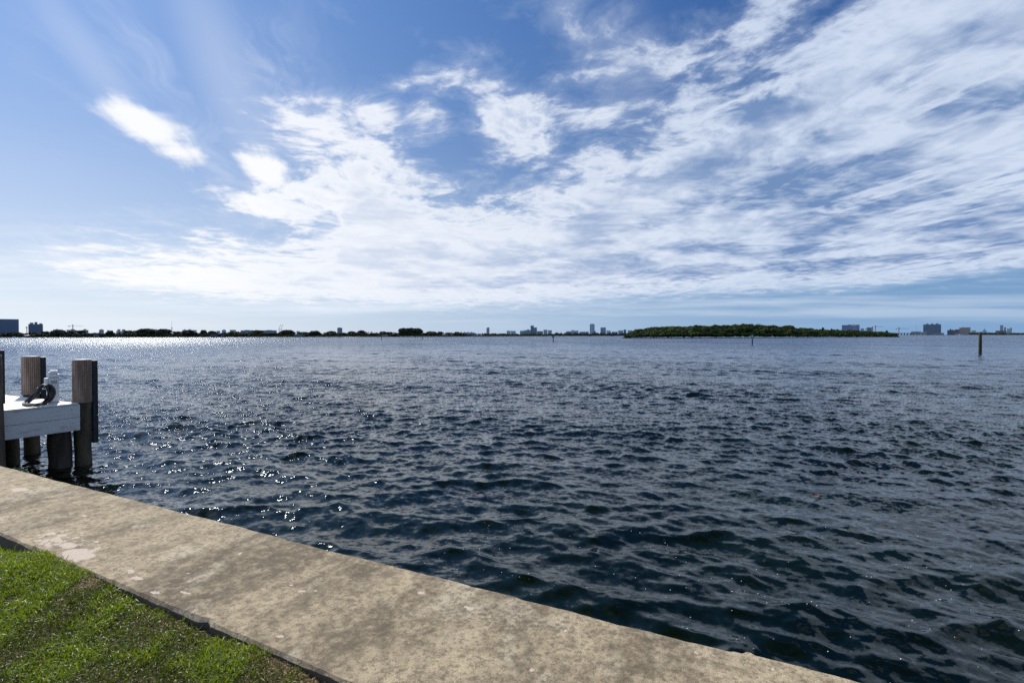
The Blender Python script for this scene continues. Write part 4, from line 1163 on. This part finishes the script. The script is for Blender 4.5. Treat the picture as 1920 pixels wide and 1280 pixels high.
house(828, 850, 624.8, 'brown roofed waterside house right of the tallest tree grove', (.2, .16, .15), (.22, .15, .13))
house(45, 56, 627, 'low grey waterside house below the two dark slab buildings', (.3, .3, .3), (.2, .2, .2))
house(175, 196, 625.6, 'dark red roofed waterside house with bright sky gap above', (.17, .11, .10), (.15, .08, .07), gable=False)
house(1142, 1152, 627.2, 'small white gabled house on the shore left of the island', (.45, .47, .48), (.7, .72, .74), Y=1890)
house(886, 905, 627.5, 'row of small pale shore houses below the long white block', (.4, .42, .44), (.3, .28, .28))
house(1100, 1112, 627.4, 'small pale shore house below the tallest glass tower', (.42, .42, .40), (.36, .33, .30), Y=1850)

# cranes and mast
m_steel = mat('crane_steel', (.16, .18, .22), .5)
m_orange = mat('orange_steel', (.32, .17, .10), .5)
def lattice(mb, a, b, w, n):
    a, b = Vector(a), Vector(b); d = (b - a).normalized()
    s = d.cross(Vector((0, 1, 0))); s = s.normalized() if s.length > .1 else Vector((1, 0, 0)); q = d.cross(s)
    cs = [s * w + q * w, s * w - q * w, s * -w - q * w, s * -w + q * w]
    for c in cs: mb.bar(a + c, b + c, w * .45)
    for i in range(n):
        p0 = a + (b - a) * (i / n); p1 = a + (b - a) * ((i + 1) / n)
        for k in range(4): mb.bar(p0 + cs[k], p1 + cs[(k + 1) % 4], w * .25)
def tower_crane(px, ytop, yj, jl, jr, Y, label, m=None):
    X = (px - 960) / F * Y; k = Y / F; m = m or m_steel
    h = (horizon(px) - ytop) * k + 2.75 - GZ; hj = (horizon(px) - yj) * k + 2.75 - GZ
    root = thing('tower_crane', label, 'crane', (X, Y, GZ))
    w = .42 * k
    a = MB(); lattice(a, (0, 0, 0), (0, 0, h), w, 14); a.build('mast', m, root)
    c = (math.cos(math.atan2(X, Y)))
    a = MB(); lattice(a, (-(px - jl) * k, 0, hj), ((jr - px) * k, 0, hj), w * .6, 20); a.build('jib', m, root)
    a = MB(); a.box(-(px - jl) * k, -(px - jl) * k * .72, -w, w, hj - 1.2 * k, hj - .1 * k); a.build('counterweight', m_steel, root)
    a = MB(); a.bar((0, 0, h), ((jr - px) * k * .7, 0, hj), w * .3); a.bar((0, 0, h), (-(px - jl) * k * .9, 0, hj), w * .3); a.build('tie_bar', m, root)
    a = MB(); a.box(w, w * 3, -w, w, hj - w * 3, hj - w); a.build('cab', m_steel, root)
tower_crane(136.7, 608.3, 611.2, 128, 156, 1850, 'thin tower crane with long jib above the left shore trees')
tower_crane(50.5, 612, 613.3, 48.5, 62, 2000, 'crane mostly hidden behind the smaller dark slab building')
tower_crane(1641.3, 609.8, 612.2, 1635, 1656, 3000, 'tower crane right of the shaggy island palm', m_orange)
tower_crane(1685.4, 613.6, 616.2, 1679.5, 1704, 3200, 'hazy tower crane right of the island tip', m_orange)
def luffing(px, Y, x1, y1, label):
    X = (px - 960) / F * Y; k = Y / F
    h = (horizon(px) - 618) * k + 2.75
    root = thing('luffing_crane', label, 'crane', (X, Y, GZ), 0, 'pair of leaning cranes on the left shore')
    a = MB(); lattice(a, (0, 0, 0), (0, 0, h), .32 * k, 10); a.build('mast', m_steel, root)
    a = MB(); lattice(a, (0, 0, h), ((x1 - px) * k, 0, h + (618 - y1) * k), .22 * k, 10); a.build('boom', m_steel, root)
    a = MB(); a.box(-1.2 * k, .3 * k, -1, 1, h - .6 * k, h + .5 * k); a.build('cab', m_steel, root)
luffing(523.5, 1750, 526.5, 608.5, 'left and shorter of the two leaning cranes')
luffing(527.3, 1780, 530.8, 608, 'right and taller of the two leaning cranes')
def antenna():
    px, Y = 322.4, 1700; X = (px - 960) / F * Y; k = Y / F
    root = thing('antenna_mast', 'tall thin antenna mast rising above the left shore trees', 'antenna', (X, Y, GZ))
    h1 = (horizon(px) - 614) * k; h2 = (horizon(px) - 600.5) * k
    a = MB(); lattice(a, (0, 0, 0), (0, 0, h1), .35 * k, 8); a.build('tower', m_steel, root)
    a = MB(); a.tube([(0, 0, h1), (0, 0, h1 + .5 * (h2 - h1)), (0, 0, h2)], [.24 * k, .16 * k, .08 * k], 8); a.build('spire', m_steel, root)
    a = MB(); a.box(-.6 * k, .6 * k, -.6 * k, .6 * k, h1 - .8 * k, h1 + 1.2 * k); a.build('antenna_cluster', m_steel, root, bevel=.3)
antenna()

# ------------------------------------------------------------------ boats
def boat(px, Y, L, label, kind='motor', heading=0, hullc=(.78, .8, .82), group=None):
    X = (px - 960) / F * Y
    root = thing('sailboat' if kind == 'sail' else 'motorboat', label, 'boat', (X, Y, 0), heading, group)
    V = []; n = 12; hb = L * .09
    for i in range(n + 1):
        u = i / n; x = (u - .5) * L; w = L * .14 * (1 - max(0, (u - .45) / .55) ** 2.2) * (0.85 + .15 * min(1, u * 4))
        zt = hb * (1 + .5 * u * u)
        V += [(x, -w, zt), (x, -w * .75, 0), (x, 0, -hb * .4), (x, w * .75, 0), (x, w, zt)]
    Fc = [[i * 5 + k, i * 5 + k + 1, (i + 1) * 5 + k + 1, (i + 1) * 5 + k] for i in range(n) for k in range(4)]
    Fc += [[i * 5, (i + 1) * 5, (i + 1) * 5 + 4, i * 5 + 4] for i in range(n)] + [[0, 4, 3, 2, 1]]
    link('hull', new_mesh('hull', V, Fc), bm(hullc), root)
    MB().box(-L * .2, L * .12, -L * .08, L * .08, hb * 1.15, hb * 2.1).build('cabin', bm((.7, .72, .75)), root, bevel=L * .01)
    MB().box(L * .122, L * .135, -L * .075, L * .075, hb * 1.4, hb * 1.9).build('windscreen', m_glassd, root)
    if kind == 'sail':
        m = MB(); m.tube([(0, 0, hb), (L * .05, 0, L * 3.2 * .5), (L * .11, 0, L * 1.75 * 1.0 * 2)], [L * .035, L * .03, L * .02], 6); m.build('mast', bm((.25, .28, .33)), root)
        m = MB(); m.bar((0, 0, hb * 3), (-L * .4, 0, hb * 3), L * .03); m.build('boom', bm((.4, .3, .25)), root)
    return root
boat(1717.5, 2100, 13, 'distant sailboat with tall bare mast left of the large hotel slab', 'sail', .3, (.5, .35, .25))
boat(651, 1000, 9, 'speeding white boat trailing a foam wake before the far shore', 'motor', 3.1)
boat(27, 1215, 15, 'white motor yacht moored below the large dark slab building', 'motor', .2)
boat(1031, 1500, 9, 'tiny white motorboat left of the small dark channel sign', 'motor', .1)
boat(1727, 3000, 20, 'low dark barge at the marina below the large hotel slab', 'motor', 0, (.12, .13, .15))
boat(1800, 3000, 18, 'white boat moored below the orange-brown complex', 'motor', 0)
boat(58, 1220, 10, 'small dark boat moored below the smaller dark slab building', 'motor', .1, (.12, .13, .15))

# wake and flecks of foam
m_foam = mat('foam', (.85, .88, .9), .8)
def foam():
    Y = 1000; X0 = (653 - 960) / F * Y
    V = []; Fc = []
    rr = random.Random(2); n = 30
    for i in range(n + 1):
        x = X0 - 9 + 30 * i / n; h = .75 * math.exp(-i / 14) * rr.uniform(.6, 1.2); w = 1.2 + i * .1
        V += [(x, Y - w, .02), (x, Y - w * .4, h), (x, Y + w * .4, h), (x, Y + w, .02)]
    for i in range(n):
        for k in range(3): Fc.append([i * 4 + k, (i + 1) * 4 + k, (i + 1) * 4 + k + 1, i * 4 + k + 1])
    o = link('wake', new_mesh('wake', V, Fc), m_foam); tag(o, 'white foam wake behind the speeding boat', 'wake', None, 'stuff')
    rng = np.random.default_rng(31); n = 420
    r = 3.2 + 9 * rng.random(n) ** 1.3; a = rng.uniform(R(-25), R(48), n)
    # loose patches
    cl = rng.integers(0, 16, n); ca = rng.uniform(R(-15), R(46), 16); cr = rng.uniform(3.4, 8, 16)
    use = rng.random(n) < .7
    a = np.where(use, ca[cl] + rng.normal(0, .09, n), a); r = np.where(use, cr[cl] + rng.normal(0, .45, n), r)
    X = r * np.sin(a); Y = r * np.cos(a)
    dx, dy, dz = wave(X.copy(), Y.copy(), np.full(n, .03))
    Vs = []; Fs = []
    for i in range(n):
        rad = rng.uniform(.0025, .0065); c = (X[i] + dx[i], Y[i] + dy[i], dz[i] + .003)
        b = len(Vs); k = 7
        Vs.append((c[0], c[1], c[2] + rad * .8))
        for ring, (q, zz) in enumerate(((.7, .55), (1, 0))):
            for j in range(k): Vs.append((c[0] + rad * q * math.cos(j * 2 * math.pi / k), c[1] + rad * q * math.sin(j * 2 * math.pi / k), c[2] + rad * zz))
        for j in range(k):
            Fs.append([b, b + 1 + j, b + 1 + (j + 1) % k]); Fs.append([b + 1 + j, b + 1 + k + j, b + 1 + k + (j + 1) % k, b + 1 + (j + 1) % k])
    o = link('foam_flecks', new_mesh('foam_flecks', Vs, Fs), m_foam)
    tag(o, 'scattered tiny white foam bubbles on the near dark water', 'foam', None, 'stuff')
    # floating leaf
    p = onz(1531, 931, 0); X = np.array([p.x]); Y = np.array([p.y]); dx, dy, dz = wave(X, Y, np.array([.03]))
    c = Vector((p.x + float(dx[0]), p.y + float(dy[0]), float(dz[0]) + .02))
    L = .06
    lf = MB().add([c + Vector(v) * L for v in [(-1, 0, .05), (-.4, -.45, .12), (.4, -.4, .1), (1, 0, .25), (.4, .4, .15), (-.4, .45, .15), (0, 0, 0)]],
                  [[0, 1, 6], [1, 2, 6], [2, 3, 6], [3, 4, 6], [4, 5, 6], [5, 0, 6]])
    o = lf.build('floating_leaf', mat('brown_leaf', (.25, .09, .04), .6)); tag(o, 'reddish brown dead leaf floating on the open water right of centre', 'leaf')
foam()

# ------------------------------------------------------------------ render settings
S.view_settings.view_transform = 'Standard'; S.view_settings.look = 'None'
S.view_settings.exposure = 0; S.view_settings.gamma = 1
S.render.engine = 'CYCLES'
S.cycles.max_bounces = 5; S.cycles.diffuse_bounces = 2; S.cycles.glossy_bounces = 3
S.cycles.transmission_bounces = 2; S.cycles.transparent_max_bounces = 4
S.cycles.use_denoising = False
S.cycles.sample_clamp_direct = 12.0; S.cycles.sample_clamp_indirect = 4.0
